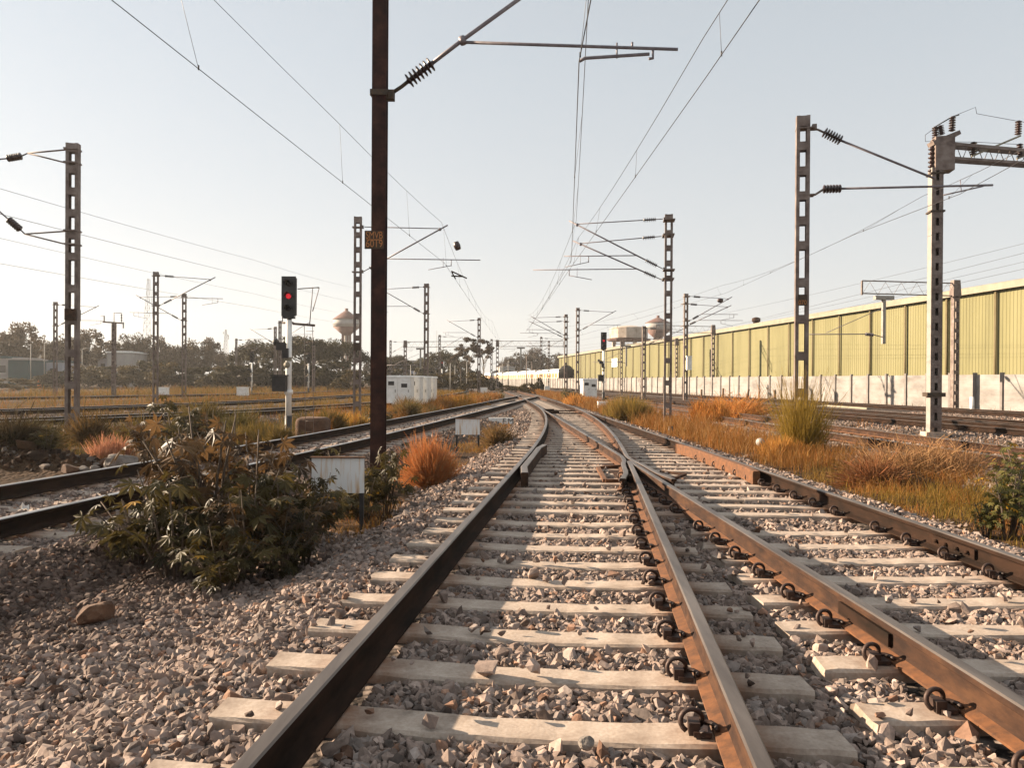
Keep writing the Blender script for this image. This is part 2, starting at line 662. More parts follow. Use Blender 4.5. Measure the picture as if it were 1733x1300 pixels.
def chip(r, npt):
    """one angular piece of crushed rock: hull of a few points"""
    import bmesh
    p = r.normal(size=(npt, 3)); p /= np.linalg.norm(p, axis=1)[:, None]
    p *= r.uniform(.72, 1.12, (npt, 1))
    p *= np.array([r.uniform(.9, 1.35), r.uniform(.75, 1.05), r.uniform(.55, .9)])
    bm = bmesh.new()
    for q in p: bm.verts.new(q)
    bmesh.ops.convex_hull(bm, input=list(bm.verts))
    for q in [q for q in bm.verts if not q.link_faces]: bm.verts.remove(q)
    bmesh.ops.triangulate(bm, faces=bm.faces)
    bm.verts.index_update()
    v = np.array([q.co[:] for q in bm.verts]); f = np.array([[k.index for k in q.verts] for q in bm.faces])
    bm.free()
    return v, f


def rand_rot(n, r):
    q = r.normal(size=(n, 4)); q /= np.linalg.norm(q, axis=1)[:, None]
    a, b, c, d = q.T
    return np.stack([np.stack([1 - 2 * (c * c + d * d), 2 * (b * c - a * d), 2 * (b * d + a * c)], -1),
                     np.stack([2 * (b * c + a * d), 1 - 2 * (b * b + d * d), 2 * (c * d - a * b)], -1),
                     np.stack([2 * (b * d - a * c), 2 * (c * d + a * b), 1 - 2 * (b * b + c * c)], -1)], 1)


def sleeper_rows():
    """(kind, Y) of sleepers under the two near tracks"""
    pass


SP = .58
SL1 = [3.24 + SP * k for k in range(-3, 12)]         # separate sleepers, curved leg (Y at its centre line)
SL2 = [3.39 + SP * k for k in range(-3, 12)]         # separate sleepers, straight leg
LONG = [8.42 + SP * k for k in range(55)]        # long sleepers through the turnout
SL1 = [y for y in SL1 if y < 8.0]
SL2 = [y for y in SL2 if y < 8.0]


def slope_at(f, y): return float((f(y + .2) - f(y - .2)) / .4)


def slp1_span(y):
    """left and right end (distance along the sleeper from the centre line) on the curved leg"""
    gap = float(C_rail(y) - B_rail(y))
    return -GA / 2 - .50, GA / 2 + min(.46, gap / 2 - .03)


def slp2_span(y):
    gap = float(C_rail(y) - B_rail(y))
    return -GA / 2 - min(.52, gap / 2 - .03), GA / 2 + .50


def on_sleeper(x, y):
    """true where a sleeper covers the ground (vector)"""
    out = np.zeros(len(x), bool)
    for sy in SL1:
        if sy < 1: continue
        k = slope_at(cl1, sy); cx = float(cl1(sy))
        ln = math.hypot(1, k)
        lx = ((x - cx) - (y - sy) * k) / ln; ly = ((y - sy) + (x - cx) * k) / ln
        a, b = slp1_span(sy)
        out |= (lx > a - .015) & (lx < b + .015) & (np.abs(ly) < .125)
    for sy in SL2:
        k = slope_at(cl2, sy); cx = float(cl2(sy)); ln = math.hypot(1, k)
        lx = ((x - cx) - (y - sy) * k) / ln; ly = ((y - sy) + (x - cx) * k) / ln
        a, b = slp2_span(sy)
        out |= (lx > a - .015) & (lx < b + .015) & (np.abs(ly) < .125)
    for sy in LONG:
        out |= (x > A_rail(sy) - .55) & (x < D_rail(sy) + .55) & (np.abs(y - sy + .06 * (x - cl2(sy))) < .12)
    return out


def stones(name, n, region, size, sub, nvar, lift, seed, layers=1):
    r = np.random.default_rng(seed)
    y0, y1 = region
    # area-uniform samples in the view wedge (with margin)
    k = int(n * 4)
    y = np.sqrt(r.uniform(y0**2 * .4 + y0 * 2, y1**2 * .4 + y1 * 2, k))  # placeholder, refined below
    y = r.uniform(y0, y1, k)
    half = y * .75 + 1.2
    keep = r.uniform(0, 1, k) < half / (y1 * .75 + 1.2)
    y = y[keep]; half = half[keep]
    x = r.uniform(-1, 1, len(y)) * half
    mk = bal_mask(x, y)
    d3 = track_d(x, y)
    ok = r.uniform(0, 1, len(x)) < mk ** 1.2
    x, y = x[ok], y[ok]
    os_ = on_sleeper(x, y)
    keep = ~os_ | (r.uniform(0, 1, len(x)) < .012)
    x, y, os_ = x[keep], y[keep], os_[keep]
    # keep clear of rail feet
    for f in (A_rail, B_rail, C_rail, D_rail, F_rail, E_rail):
        kk = np.abs(x - f(y)) > .10
        x, y, os_ = x[kk], y[kk], os_[kk]
    x, y, os_ = x[:n], y[:n], os_[:n]
    n = len(x)
    s = size * np.exp(r.normal(0, .28, n)) * .5
    z = zg(x, y) + lift * r.uniform(-.5, 1, n) + np.where(os_, .075, 0)
    v = np.clip(r.normal(.5, .22, n), 0, 1)[:, None]
    c = np.array([.066, .046, .037]) * (1 - v) + np.array([.385, .292, .245]) * v
    warm = r.uniform(0, 1, n)
    c = np.where((warm < .06)[:, None], c * np.array([1.0, .78, .64]), c)
    c = np.where((warm > .8)[:, None], c * np.array([.88, .95, 1.0]), c)
    bank_shade = sst(A_rail(y) - 1.35 - x + .35 * wob(x, y, 1.1, 3), .1, 1.5) * sst(x - F_rail(y), .3, .9)      # shade over the left trough, painted into the stone tint
    c = c * (1 - (.52 * bank_shade)[:, None] * np.array([.92, 1.0, 1.04]))
    var = r.integers(0, nvar, n)
    Rm = rand_rot(n, r)
    st = r.uniform(.8, 1.2, (n, 1, 3))
    pos = np.stack([x, y, z], 1)
    AV, AF, AC, off = [], [], [], 0
    for k in range(nvar):
        bv, fc = chip(np.random.default_rng(100 + k), sub)
        ix = np.nonzero(var == k)[0]
        if not len(ix): continue
        VB = np.einsum('nij,nvj->nvi', Rm[ix], bv[None] * st[ix]) * s[ix][:, None, None] + pos[ix][:, None, :]
        nv = len(bv)
        AV.append(VB.reshape(-1, 3)); AF.append((fc[None] + off + (np.arange(len(ix)) * nv)[:, None, None]).reshape(-1))
        AC.append(np.repeat(c[ix], nv, 0)); off += nv * len(ix)
    o = np_mesh(name, np.concatenate(AV), np.concatenate(AF), 3, M['ballast'], col=np.concatenate(AC))
    tag(o, kind='stuff')
    return o


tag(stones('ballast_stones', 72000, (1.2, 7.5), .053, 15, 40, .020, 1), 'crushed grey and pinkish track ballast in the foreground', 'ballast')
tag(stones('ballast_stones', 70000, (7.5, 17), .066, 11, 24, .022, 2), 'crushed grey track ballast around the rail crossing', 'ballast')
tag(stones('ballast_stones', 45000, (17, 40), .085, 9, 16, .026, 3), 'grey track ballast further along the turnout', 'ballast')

# ------------------------------------------------------------------ rails
PROF = [(-.075, 0), (-.075, .012), (-.022, .030), (-.0085, .045), (-.0085, .118), (-.018, .132), (-.036, .138), (-.036, .164), (-.028, .172),
        (.028, .172), (.036, .164), (.036, .138), (.018, .132), (.0085, .118), (.0085, .045), (.022, .030), (.075, .012), (.075, 0)]
PMAT = [2, 2, 1, 1, 1, 1, 1, 0, 0, 0, 1, 1, 1, 1, 1, 2, 2, 2]
RAIL_Z0 = RZ - .172


def rail_mesh(name, f, y0, y1, parent, mats, off=0.0, zoff=0.0, step=None, prof=PROF, pm=PMAT):
    ys = []
    y = y0
    while y < y1:
        ys.append(y)
        y += step or max(.2, min(4, abs(y) * .03))
    ys.append(y1)
    ys = np.array(ys)
    xs = f(ys) + off
    sl = (f(ys + .05) - f(ys - .05)) / .1
    n = np.stack([np.ones_like(sl), -sl], 1) / np.sqrt(1 + sl**2)[:, None]
    P = np.array(prof); k = len(P)
    V = np.zeros((len(ys), k, 3))
    V[:, :, 0] = xs[:, None] + n[:, :1] * P[None, :, 0]
    V[:, :, 1] = ys[:, None] + n[:, 1:] * P[None, :, 0]
    V[:, :, 2] = RAIL_Z0 + zoff + P[None, :, 1]
    mb = MB()
    fs, mi = [], []
    for i in range(len(ys) - 1):
        for j in range(k):
            j2 = (j + 1) % k
            fs.append((i * k + j, (i + 1) * k + j, (i + 1) * k + j2, i * k + j2)); mi.append(pm[j] if j < len(pm) else 1)
    fs.append(tuple(range(k))); mi.append(1)
    fs.append(tuple(reversed([(len(ys) - 1) * k + j for j in range(k)]))); mi.append(1)
    mb.add(V.reshape(-1, 3), fs)
    mb.mi = mi
    return mb.build(name, mats, parent)


RM = [M['rail_top'], M['rail_rust'], M['rail_foot']]
RO = [M['rail_shine'], M['rail_old'], M['rail_old']]
RB = [M['rail_top'], M['rail_old'], M['rail_old']]
turnout = empty('railway_turnout', (1.5, 12, 0), 0, 'rusty broad gauge turnout with its crossing frog, on concrete sleepers, filling the foreground', 'railway track')
turnout_loc = Vector((1.5, 12, 0))


def under(o, root):
    """parent keeping the world place (root has no rotation)"""
    o.parent = root
    o.location = Vector(o.location) - root.location
    return o


def rmesh(name, f, y0, y1, root, mats, label=None, **k):
    o = rail_mesh(name, f, y0, y1, None, mats, **k)
    under(o, root)
    if label: o['label'] = label
    return o


FROG = 12.35
rmesh('stock_rail', A_rail, -3, TOE + 16, turnout, RB, 'curved left rail with a worn bright head')
rmesh('stock_rail', D_rail, -3, TOE + 16, turnout, RB, 'straight right rail, dark brown')
rmesh('closure_rail', B_rail, -3, FROG - .05, turnout, RM, 'rail of the curved leg with an orange rusted foot')
rmesh('closure_rail', C_rail, -3, FROG - .05, turnout, RM, 'rusty brown rail of the straight leg', zoff=.002)


def wingC(y):       # far left rail turning into the wing left of the nose
    y = np.asarray(y, float)
    t = sst(y, FROG - .55, FROG + .9)
    fl = .10 * np.clip((FROG - 1.6 - y) / .9, 0, 1)
    return C_rail(y) * t + (np.minimum(B_rail(y), C_rail(y)) - .115 - fl) * (1 - t)


def wingB(y):
    y = np.asarray(y, float)
    t = sst(y, FROG - .55, FROG + .9)
    fl = .10 * np.clip((FROG - 1.6 - y) / .9, 0, 1)
    return B_rail(y) * t + (np.maximum(C_rail(y), B_rail(y)) + .115 + fl) * (1 - t)


rmesh('wing_rail', wingC, FROG - 2.3, TOE - 3, turnout, RM, zoff=.001)
rmesh('wing_rail', wingB, FROG - 2.3, TOE - 3, turnout, RM, zoff=-.001)


def chkA(y):
    y = np.asarray(y, float)
    return A_rail(y) + .125 + .10 * np.clip(np.abs(y - 12.9) - 1.6, 0, 1)


def chkD(y):
    y = np.asarray(y, float)
    return D_rail(y) - .125 - .10 * np.clip(np.abs(y - 13.2) - 1.7, 0, 1)


CHK = [(-.05, 0), (-.05, .18), (-.04, .19), (.04, .19), (.05, .18), (.05, 0)]
rmesh('check_rail', chkA, 10.5, 15.2, turnout, [M['rail_top'], M['rail_rust'], M['rail_foot']], 'short rusty check rail inside the curved rail', prof=CHK, pm=[1, 0, 0, 0, 1, 1], step=.2)
rmesh('check_rail', chkD, 10.8, 15.6, turnout, [M['rail_foot'], M['rail_foot'], M['rail_foot']], 'bright orange check rail inside the right rail', prof=CHK, pm=[1, 1, 1, 1, 1, 1], step=.2)
# flangeway blocks in the frog
mb = MB()
for dy in (-1.5, -.9, -.3, .3):
    y = FROG + dy
    mb.box((float(B_rail(y)) - .06, y, .13), (.06, .22, .10))
    mb.box((float(max(C_rail(y), B_rail(y))) + .06, y, .13), (.06, .22, .10))
mb.box((float(C_rail(FROG)), FROG - .1, .048), (.62, 2.2, .02))
under(mb.build('crossing_block', [M['rail_rust']]), turnout)
# stretcher bar between the switch blades
mb = MB()
for y in (33.2, 36.0):
    mb = MB()
    mb.bar((float(A_rail(y)) + .1, y, .12), (float(D_rail(y)) - .1, y, .12), .10, .05)
    mb.bar((float(C_rail(y)) + .05, y, .15), (float(C_rail(y)) + .6, y, .15), .16, .1)
    under(mb.build('stretcher_bar', [M['rail_old']]), turnout)


# sleepers
def sleeper_mesh(name, x0, x1, seats, nseg=26, broken=0.0):
    """local x along the sleeper"""
    sec = [(-.125, -.16), (-.108, .044), (-.094, .058), (.094, .058), (.108, .044), (.125, -.16)]
    xs = np.linspace(x0, x1, nseg)
    r = np.random.default_rng(int(abs(x0 * 1000)) + int(x1 * 1000))
    k = len(sec)
    V, st = [], []
    for i, x in enumerate(xs):
        for (a, b) in sec:
            xx = x
            if i == 0: xx += r.uniform(0, .02 + broken)
            if i == nseg - 1: xx -= r.uniform(0, .02 + broken)
            wq = (x - (x0 + x1) / 2) / ((x1 - x0) / 2)
            dish = -.022 * max(0, 1 - (wq / .62)**2) if b > 0 and (x1 - x0) < 3 else 0
            V.append((xx, a + r.uniform(-.004, .004), b + dish + r.uniform(-.004, .002)))
            s = max([math.exp(-((x - q) / .16)**2) for q in seats] + [0])
            st.append(s)
    Fq = []
    for i in range(nseg - 1):
        for j in range(k - 1):
            Fq.append((i * k + j, i * k + j + 1, (i + 1) * k + j + 1, (i + 1) * k + j))
    Fq.append(tuple(range(k))[::-1]); Fq.append(tuple((nseg - 1) * k + j for j in range(k)))
    me = bpy.data.meshes.new(name)
    me.from_pydata(V, [], [f[::-1] for f in Fq])
    a = me.attributes.new('stain', 'FLOAT', 'POINT')
    a.data.foreach_set('value', np.array(st, dtype=np.float32))
    me.materials.append(M['sleeper'])
    me.update()
    return me


def put_sleeper(me, x, y, ang, root, dz=0.0):
    o = link('sleeper', me, None)
    o.location = (x, y, dz)
    o.rotation_euler = (0, 0, ang)
    under(o, root)
    return o


for sy in SL1:
    if sy < 1: continue
    a, b = slp1_span(sy)
    put_sleeper(sleeper_mesh('sleeper', a, b, [-GA / 2, GA / 2]), float(cl1(sy)), sy, -math.atan(slope_at(cl1, sy)), turnout, random.uniform(-.004, .004))
for i, sy in enumerate(SL2):
    a, b = slp2_span(sy)
    put_sleeper(sleeper_mesh('sleeper', a, b, [-GA / 2, GA / 2], broken=.05), float(cl2(sy)), sy, -math.atan(slope_at(cl2, sy)) + .0, turnout, random.uniform(-.004, .004))
for sy in LONG:
    if sy > TOE: break
    c0 = float(cl2(sy))
    a = float(A_rail(sy)) - .53 - c0
    b = float(D_rail(sy)) + .52 - c0
    seats = [float(f(sy)) - c0 for f in (A_rail, B_rail, C_rail, D_rail)]
    put_sleeper(sleeper_mesh('sleeper', a, b, seats), c0, sy, -.06 + .02 * (sy > 20), turnout, random.uniform(-.004, .004))


# spring clips
def clip_mesh():
    mb = MB()
    # local: x toward the rail, y along the rail. loop stands in the x-z plane
    pts = []
    for i in range(15):
        a = R(-60 + 285 * i / 14)
        pts.append((-.065 + .050 * math.cos(a) * -1, -.02 + .045 * i / 14, .058 + .050 * math.sin(a)))
    pts.append((-.02, .045, .035)); pts.append((.03, .04, .03)); pts.append((.05, .0, .032)); pts.append((.045, -.035, .032))
    mb.tube(pts, .0125, 7)
    mb.box((-.055, -.005, .03), (.05, .075, .06))
    mb.box((-.02, 0, .012), (.08, .11, .024))
    me_o = mb.build('rail_clip', [M['clip']])
    me = me_o.data
    bpy.data.objects.remove(me_o)
    return me


CLIP = clip_mesh()


def put_clip(f, sy, side, root, rail_slope=None):
    x = float(f(sy)); k = slope_at(f, sy)
    o = link('rail_clip', CLIP, None)
    ang = -math.atan(k) + (0 if side < 0 else math.pi)
    o.location = (x + side * .105, sy, .060)
    o.scale = (.9, .9, .86)
    o.rotation_euler = (0, 0, ang)
    under(o, root)


for f, side in ((B_rail, -1), (C_rail, -1), (D_rail, -1)):
    rows = SL1 if f in (A_rail, B_rail) else SL2
    n = 0
    for sy in rows + LONG[:11]:
        if sy < 1.6 or (f is A_rail and side < 0 and sy > 9) or (f in (B_rail, C_rail) and sy > FROG - .6): continue
        if sy in LONG:
            yy = sy - .06 * (float(f(sy)) - float(cl2(sy)))
        else:
            cl = cl1 if f in (A_rail, B_rail) else cl2
            yy = sy - slope_at(cl, sy) * (float(f(sy)) - float(cl(sy)))
        put_clip(f, yy, side, turnout)

# fish plate joint on the straight leg
mb = MB()
yj = 4.35
mb.bar((float(C_rail(yj - .3)) - .022, yj - .3, RAIL_Z0 + .08), (float(C_rail(yj + .3)) - .022, yj + .3, RAIL_Z0 + .08), .02, .07)
under(mb.build('fishplate', [M['rail_old']]), turnout)
mb = MB()
yj = 6.4
mb.bar((float(D_rail(yj - .3)) - .024, yj - .3, RAIL_Z0 + .08), (float(D_rail(yj + .3)) - .024, yj + .3, RAIL_Z0 + .08), .02, .08)
for q in (-.22, -.08, .08, .22):
    mb.tube([(float(D_rail(yj + q)) - .06, yj + q, RAIL_Z0 + .08), (float(D_rail(yj + q)) - .03, yj + q, RAIL_Z0 + .08)], .016, 6)
under(mb.build('fishplate', [M['rail_old']]), turnout)

# main line beyond the turnout
main = empty('railway_track', (1, 80, 0), 0, 'main line track running away from the turnout toward the horizon', 'railway track')
rmesh('rail', C_rail, TOE + 16.02, 330, main, RM)
rmesh('rail', D_rail, TOE + 16.02, 330, main, RM)
SLP = sleeper_mesh('sleeper', -1.375, 1.375, [-GA / 2, GA / 2], 14)
for k in range(48):
    y = TOE + .3 + k * SP
    put_sleeper(SLP, float(cl2(y)), y, -math.atan(slope_at(cl2, y)), main)


def other_track(f_c, y0, y1, label, mats, sl_range=None, zoff=0.0):
    mid = (y0 + min(y1, 60)) / 2
    rt = empty('railway_track', (float(f_c(mid)), mid, 0), 0, label, 'railway track')

    def off(s):
        def g(y):
            k = (f_c(np.asarray(y) + .1) - f_c(np.asarray(y) - .1)) / .2
            return f_c(y) + s * GA / 2 * np.sqrt(1 + k * k)
        return g
    rmesh('rail', off(-1), y0, y1, rt, mats, zoff=zoff)
    rmesh('rail', off(1), y0, y1, rt, mats, zoff=zoff)
    if sl_range:
        y = sl_range[0]
        while y < sl_range[1]:
            k = slope_at(f_c, y)
            put_sleeper(SLP, float(f_c(y)), y, -math.atan(k), rt, -.012)
            y += .62 / math.hypot(1, k)
    return rt


t3 = empty('railway_track', (-3, 25, 0), 0, 'dark railed track slanting in from the left edge to join the main line', 'railway track')
rmesh('rail', F_rail, -3, 65.5, t3, RO)
rmesh('rail', E_rail, -3, 70, t3, RO)
y = 3.0
while y < 52:
    put_sleeper(SLP, float(cl3(y)), y, -math.atan(slope_at(cl3, y)), t3, -.01)
    y += .62
other_track(T7, -3, 300, 'rusty track between the golden grass and the tall switch mast on the right', RM, (9, 45))
other_track(T8, -3, 300, 'dark track just beyond the silver switch mast on the right', RB, None, -.004)
other_track(T8b, -3, 128, 'track branching close beside another one at the right edge', RB, None, .004)
other_track(T10, -3, 300, 'rusty track running along the foot of the concrete boundary wall', RB)
other_track(T4, 3, 280, 'curved track in the left yard just behind the tall left mast', RO)
other_track(T5, 8, 280, 'middle curved track of the left yard among yellow grass', RO)
other_track(T6, 30, 280, 'farthest curved track of the left yard near the tree line', RO)
# ------------------------------------------------------------------ overhead line masts
def insul(mb, a, b, mi, rad=.075, nrib=7, core=.03):
    """ribbed insulator between a and b"""
    prof = [(0, core)]
    for i in range(nrib):
        t0 = (i + .15) / nrib
        prof += [(t0, core), (t0 + .03, rad), (t0 + .42 / nrib, rad * .96), (t0 + .5 / nrib, core)]
    prof.append((1, core))
    mb.lathe(a, b, prof, 10, mi)


def lattice_column(h, wx=.30, dy=.20, leg=.078, parent=None, mat=None, mat2=None):
    """two channel legs tied by batten plates; local x across the track"""
    mb = MB()
    for s in (-1, 1):
        x = s * (wx - leg) / 2
        mb.box((x, -dy / 2 + .006, h / 2), (leg, .012, h))
        mb.box((x, dy / 2 - .006, h / 2), (leg, .012, h))
        mb.box((s * (wx / 2 - .005), 0, h / 2), (.010, dy - .026, h))
    o = mb.build('column', [mat or M['steel_rust']], parent)
    mb = MB()
    z = h - .13
    pitch = .58
    while z > .4:
        for s in (-1, 1):
            mb.box((0, s * (dy / 2 + .004), z), (wx - .012, .007, .24 if z > h - .3 else .20))
        z -= pitch
        if z < h - 2.6: pitch = .86
    mb.build('batten_plates', [mat2 or M['steel_rust']], parent)['kind'] = 'stuff'
    return o


def cantilever(root, R_=2.75, z_top=7.78, z_br=6.02, z_tip=7.62, side=1, y0=0.0, reg=.75, wx=.29, big=1.0, pull=1):
    """bracket tube, stay tube, registration tube, steady arm: local +x toward the track"""
    x0 = side * wx / 2
    X = lambda t: x0 + side * t
    br0, br1 = Vector((X(.08), y0, z_br)), Vector((X(R_), y0, z_tip))
    d = (br1 - br0).normalized()
    mb = MB()
    mb.tube([br0 + d * .72, br1 + d * .35], .030 * big, 6)
    mb.tube([br1 - Vector((0, .05, 0)), br1 + Vector((0, .05, 0))], .06, 8)
    mb.build('bracket_tube', [M['tube']], root)
    st0, st1 = Vector((X(.10), y0, z_top)), br1 + Vector((0, 0, .03))
    ds = (st1 - st0).normalized()
    mb = MB()
    mb.tube([st0 + ds * .75, st1], .020 * big, 6)
    mb.build('stay_tube', [M['tube']], root)
    for (a, dd) in ((br0, d), (st0, ds)):
        mb = MB()
        insul(mb, a + dd * .26, a + dd * .74, 0, .085 * big)
        mb.build('insulator', [M['insulator']], root)
        mb = MB()
        mb.tube([a, a + dd * .28], .018, 6)
        mb.box((x0 + side * .02, y0, a.z), (.10, .16, .10))
        mb.box((x0 - side * wx / 2, y0 * .5, a.z - .03), (wx + .14, abs(y0) + .26, .04))
        mb.build('clamp', [M['steel_rust']], root)
    k = .30
    g0 = br0.lerp(br1, k)
    gx = R_ + reg
    g1 = Vector((X(gx), y0, g0.z + .02))
    mb = MB()
    mb.tube([g0, g1], .020 * big, 6)
    mb.build('registration_tube', [M['tube']], root)
    mb = MB()
    s0 = Vector((X(R_ + .45 * pull), y0, g1.z))
    s1 = Vector((X(R_ - .45 * pull), y0, g1.z - .42))
    mb.tube([s0, s0 - Vector((0, 0, .26))], .018, 6)
    mb.tube([s0 - Vector((0, 0, .24)), s1], .014 * big, 6)
    sm = s0.lerp(s1, .35)
    mb.tube([Vector((sm.x, y0, g1.z + .06)), Vector((sm.x, y0, g1.z - .33))], .008, 5)
    mb.build('steady_arm', [M['tube']], root)


def number_plate(root, z, w_, h_, lines, x=0.0, y=-.14, parent_mat='plate'):
    mb = MB()
    mb.box((x, y, z), (w_, .008, h_))
    pl = mb.build('number_plate', [M['plate']], root)
    n = len(lines)
    for i, tx in enumerate(lines):
        if not tx: continue
        cu = bpy.data.curves.new('lettering', 'FONT')
        cu.body = tx
        cu.align_x, cu.align_y = 'CENTER', 'CENTER'
        cu.size = h_ / n * 1.12
        cu.extrude = .001
        t = bpy.data.objects.new('lettering', cu)
        dg = bpy.context.evaluated_depsgraph_get()
        COL.objects.link(t)
        dg.update()
        me = bpy.data.meshes.new_from_object(t.evaluated_get(bpy.context.evaluated_depsgraph_get()))
        bpy.data.objects.remove(t)
        vx = [v.co.x for v in me.vertices]
        sx = min(1.0, w_ * .86 / max(1e-3, (max(vx) - min(vx))))
        o = link('lettering', me, pl)
        me.materials.clear(); me.materials.append(M['lettering'])
        o.rotation_euler = (R(90), 0, 0)
        o.scale = (sx, 1, 1)
        o.location = (x, y - .007, z + h_ * (.5 - (i + .5) / n) * .92)
    if n > 1 and lines[0]:
        mb = MB(); mb.box((x, y - .006, z), (w_ * .8, .004, .012)); mb.build('dividing_line', [M['lettering']], pl)
    return pl


def mast_at(px, top, zb=None, Y=None, H=7.9, name='catenary_mast', **kw):
    yh = 645 + .006 * (px - CX)
    if Y is None: Y = F_PX * (H - 1.5) / (yh - top)
    p = at(px, top, Y)
    zb = gz(p.x, Y) if zb is None else zb
    return Vector((p.x, Y, zb - .05)), p.z - zb + .05


def pts_local(root, pts):
    return [Vector(p) - root.location for p in pts]


# --- brown solid mast in front (I section with bolt holes)
Y2 = 10.8
pb = at(640, 780, Y2)
m2 = empty('catenary_mast', (pb.x, Y2, gz(pb.x, Y2) - .1), 0, 'solid dark brown steel mast rising out of frame, with an SMVB 6019 plate', 'mast', 'overhead line masts')
zoff = m2.location.z
mb = MB()
H2 = 9.3 - zoff
zc, holes = 0.0, [7.04, 8.33, 8.52]
for zh in holes + [None]:
    z1 = (zh - zoff - .017) if zh else H2
    for yf in (-.09, .09): mb.box((0, yf, (zc + z1) / 2), (.195, .014, z1 - zc))
    if zh:
        for (a, b) in ((-.0975, -.049), (-.021, .021), (.049, .0975)):
            for yf in (-.09, .09): mb.box(((a + b) / 2, yf, z1 + .017), (b - a, .014, .034))
        zc = z1 + .034
mb.box((0, .0, H2 / 2), (.012, .165, H2))
mb.build('column', [M['mast_brown']], m2)
number_plate(m2, (at(633, 408, Y2).z) - zoff, .27, .255, ['SMVB', '6019'], x=-.052, y=-.104)
L = lambda px, py, dy=0: at(px, py, Y2 + dy) - m2.location
mb = MB()
mb.box((0, 0, L(645, 160).z), (.24, .25, .075))
mb.box((.14, 0, L(645, 160).z - .01), (.12, .12, .13))
mb.tube([L(630, 160), L(628, 158)], .03, 6)
mb.tube([L(662, 158), L(680, 146), L(690, 138)], .026, 6)
mb.build('bracket_clamp', [M['plate']], m2)
mb = MB(); insul(mb, L(690, 138), L(732, 106), 0, .105, 7, .035); mb.build('insulator', [M['insulator']], m2)
mb = MB(); mb.tube([L(728, 109), L(783, 67), L(1010, -98)], .030, 8); mb.tube([L(781, 62), L(785, 74)], .05, 8); mb.build('bracket_tube', [M['tube']], m2)
mb = MB(); mb.tube([L(786, 71), L(1147, 83)], .0235, 8); mb.build('registration_tube', [M['tube']], m2)
mb = MB()
mb.tube([L(1105, 80), L(1105, 98), L(1098, 99)], .020, 6)
mb.tube([L(1099, 91), L(990, 98), L(981, 103)], .024, 7)
mb.tube([L(1044, 72), L(1044, 98)], .013, 6)
mb.tube([L(1070, 71), L(1070, 80)], .016, 6)
mb.build('steady_arm', [M['tube']], m2)
mb = MB(); mb.tube([L(1010, -98), L(700, -110)], .02, 6); mb.build('stay_tube', [M['tube']], m2)

# --- pale lattice mast in the right grass
Y3 = 18.0
b3, h3 = mast_at(1359, 197, Y=Y3)
m3 = empty('catenary_mast', b3, R(-13), 'tall lattice mast rising from a yellow-green bush in the right grass strip', 'mast', 'overhead line masts')
lattice_column(h3, parent=m3)
zoff = b3.z
mi3 = Matrix.Rotation(R(13), 3, 'Z')
L = lambda px, py: mi3 @ (at(px, py, Y3) - m3.location)
number_plate(m3, L(1359, 509).z, .20, .26, ['', '070'], y=-.150)
mb = MB(); mb.tube([L(1373, 218), L(1384, 219), L(1395, 224)], .025, 6); mb.box(L(1378, 215), (.10, .14, .12)); mb.box(L(1362, 218), (.40, .25, .03)); mb.build('clamp', [M['steel_rust']], m3)
mb = MB(); insul(mb, L(1394, 223), L(1424, 238), 0, .12, 7); mb.build('insulator', [M['insulator']], m3)
mb = MB(); mb.tube([L(1422, 237), L(1582, 302)], .027, 7); mb.build('stay_tube', [M['tube']], m3)
mb = MB(); mb.tube([L(1371, 331), L(1380, 329), L(1394, 320)], .03, 6); mb.box(L(1362, 331), (.40, .25, .03)); mb.build('clamp', [M['steel_rust']], m3)
mb = MB(); insul(mb, L(1393, 320), L(1424, 319), 0, .10, 6); mb.build('insulator', [M['insulator']], m3)
mb = MB(); mb.tube([L(1422, 319), L(1680, 313)], .027, 7); mb.build('bracket_tube', [M['tube']], m3)
mb = MB(); mb.tube([L(1664, 315), L(1597, 330)], .018, 6); mb.tube([L(1625, 304), L(1627, 325)], .01, 5); mb.build('steady_arm', [M['tube']], m3)

# --- tall left lattice mast with triangular brackets
b1, h1 = mast_at(124, 243, Y=20.6)
m1 = empty('catenary_mast', b1, R(9), 'tall lattice mast at the left edge with two triangular brackets pointing left', 'mast', 'overhead line masts')
lattice_column(h1, .31, .20, .08, parent=m1)
mi1 = Matrix.Rotation(R(-9), 3, 'Z')
L = lambda px, py: mi1 @ (at(px, py, 20.6) - m1.location)
mb = MB(); mb.box(L(123, 533), (.26, .40, .30)); mb.build('number_plate', [M['rail_rust']], m1)
for (a, b, c, i0, i1, tl) in (((114, 253), (114, 276), (47, 259), (36, 264), (12, 268), (-60, 275)), ((114, 391), (114, 414), (42, 396), (34, 388), (14, 371), (-40, 322))):
    mb = MB(); mb.tube([L(*a), L(*c)], .022, 6); mb.tube([L(*b), L(*c)], .022, 6)
    for q in (a, b): mb.box(L(q[0] + 9, q[1]), (.36, .30, .04))
    mb.build('bracket', [M['steel_rust']], m1)
    mb = MB(); mb.tube([L(*c), L(*i0)], .018, 6); insul(mb, L(*i0), L(*i1), 0, .10, 6); mb.build('insulator', [M['insulator']], m1)
    mb = MB(); mb.tube([L(*i1), L(*tl)], .02, 6); mb.build('bracket_tube', [M['tube']], m1)

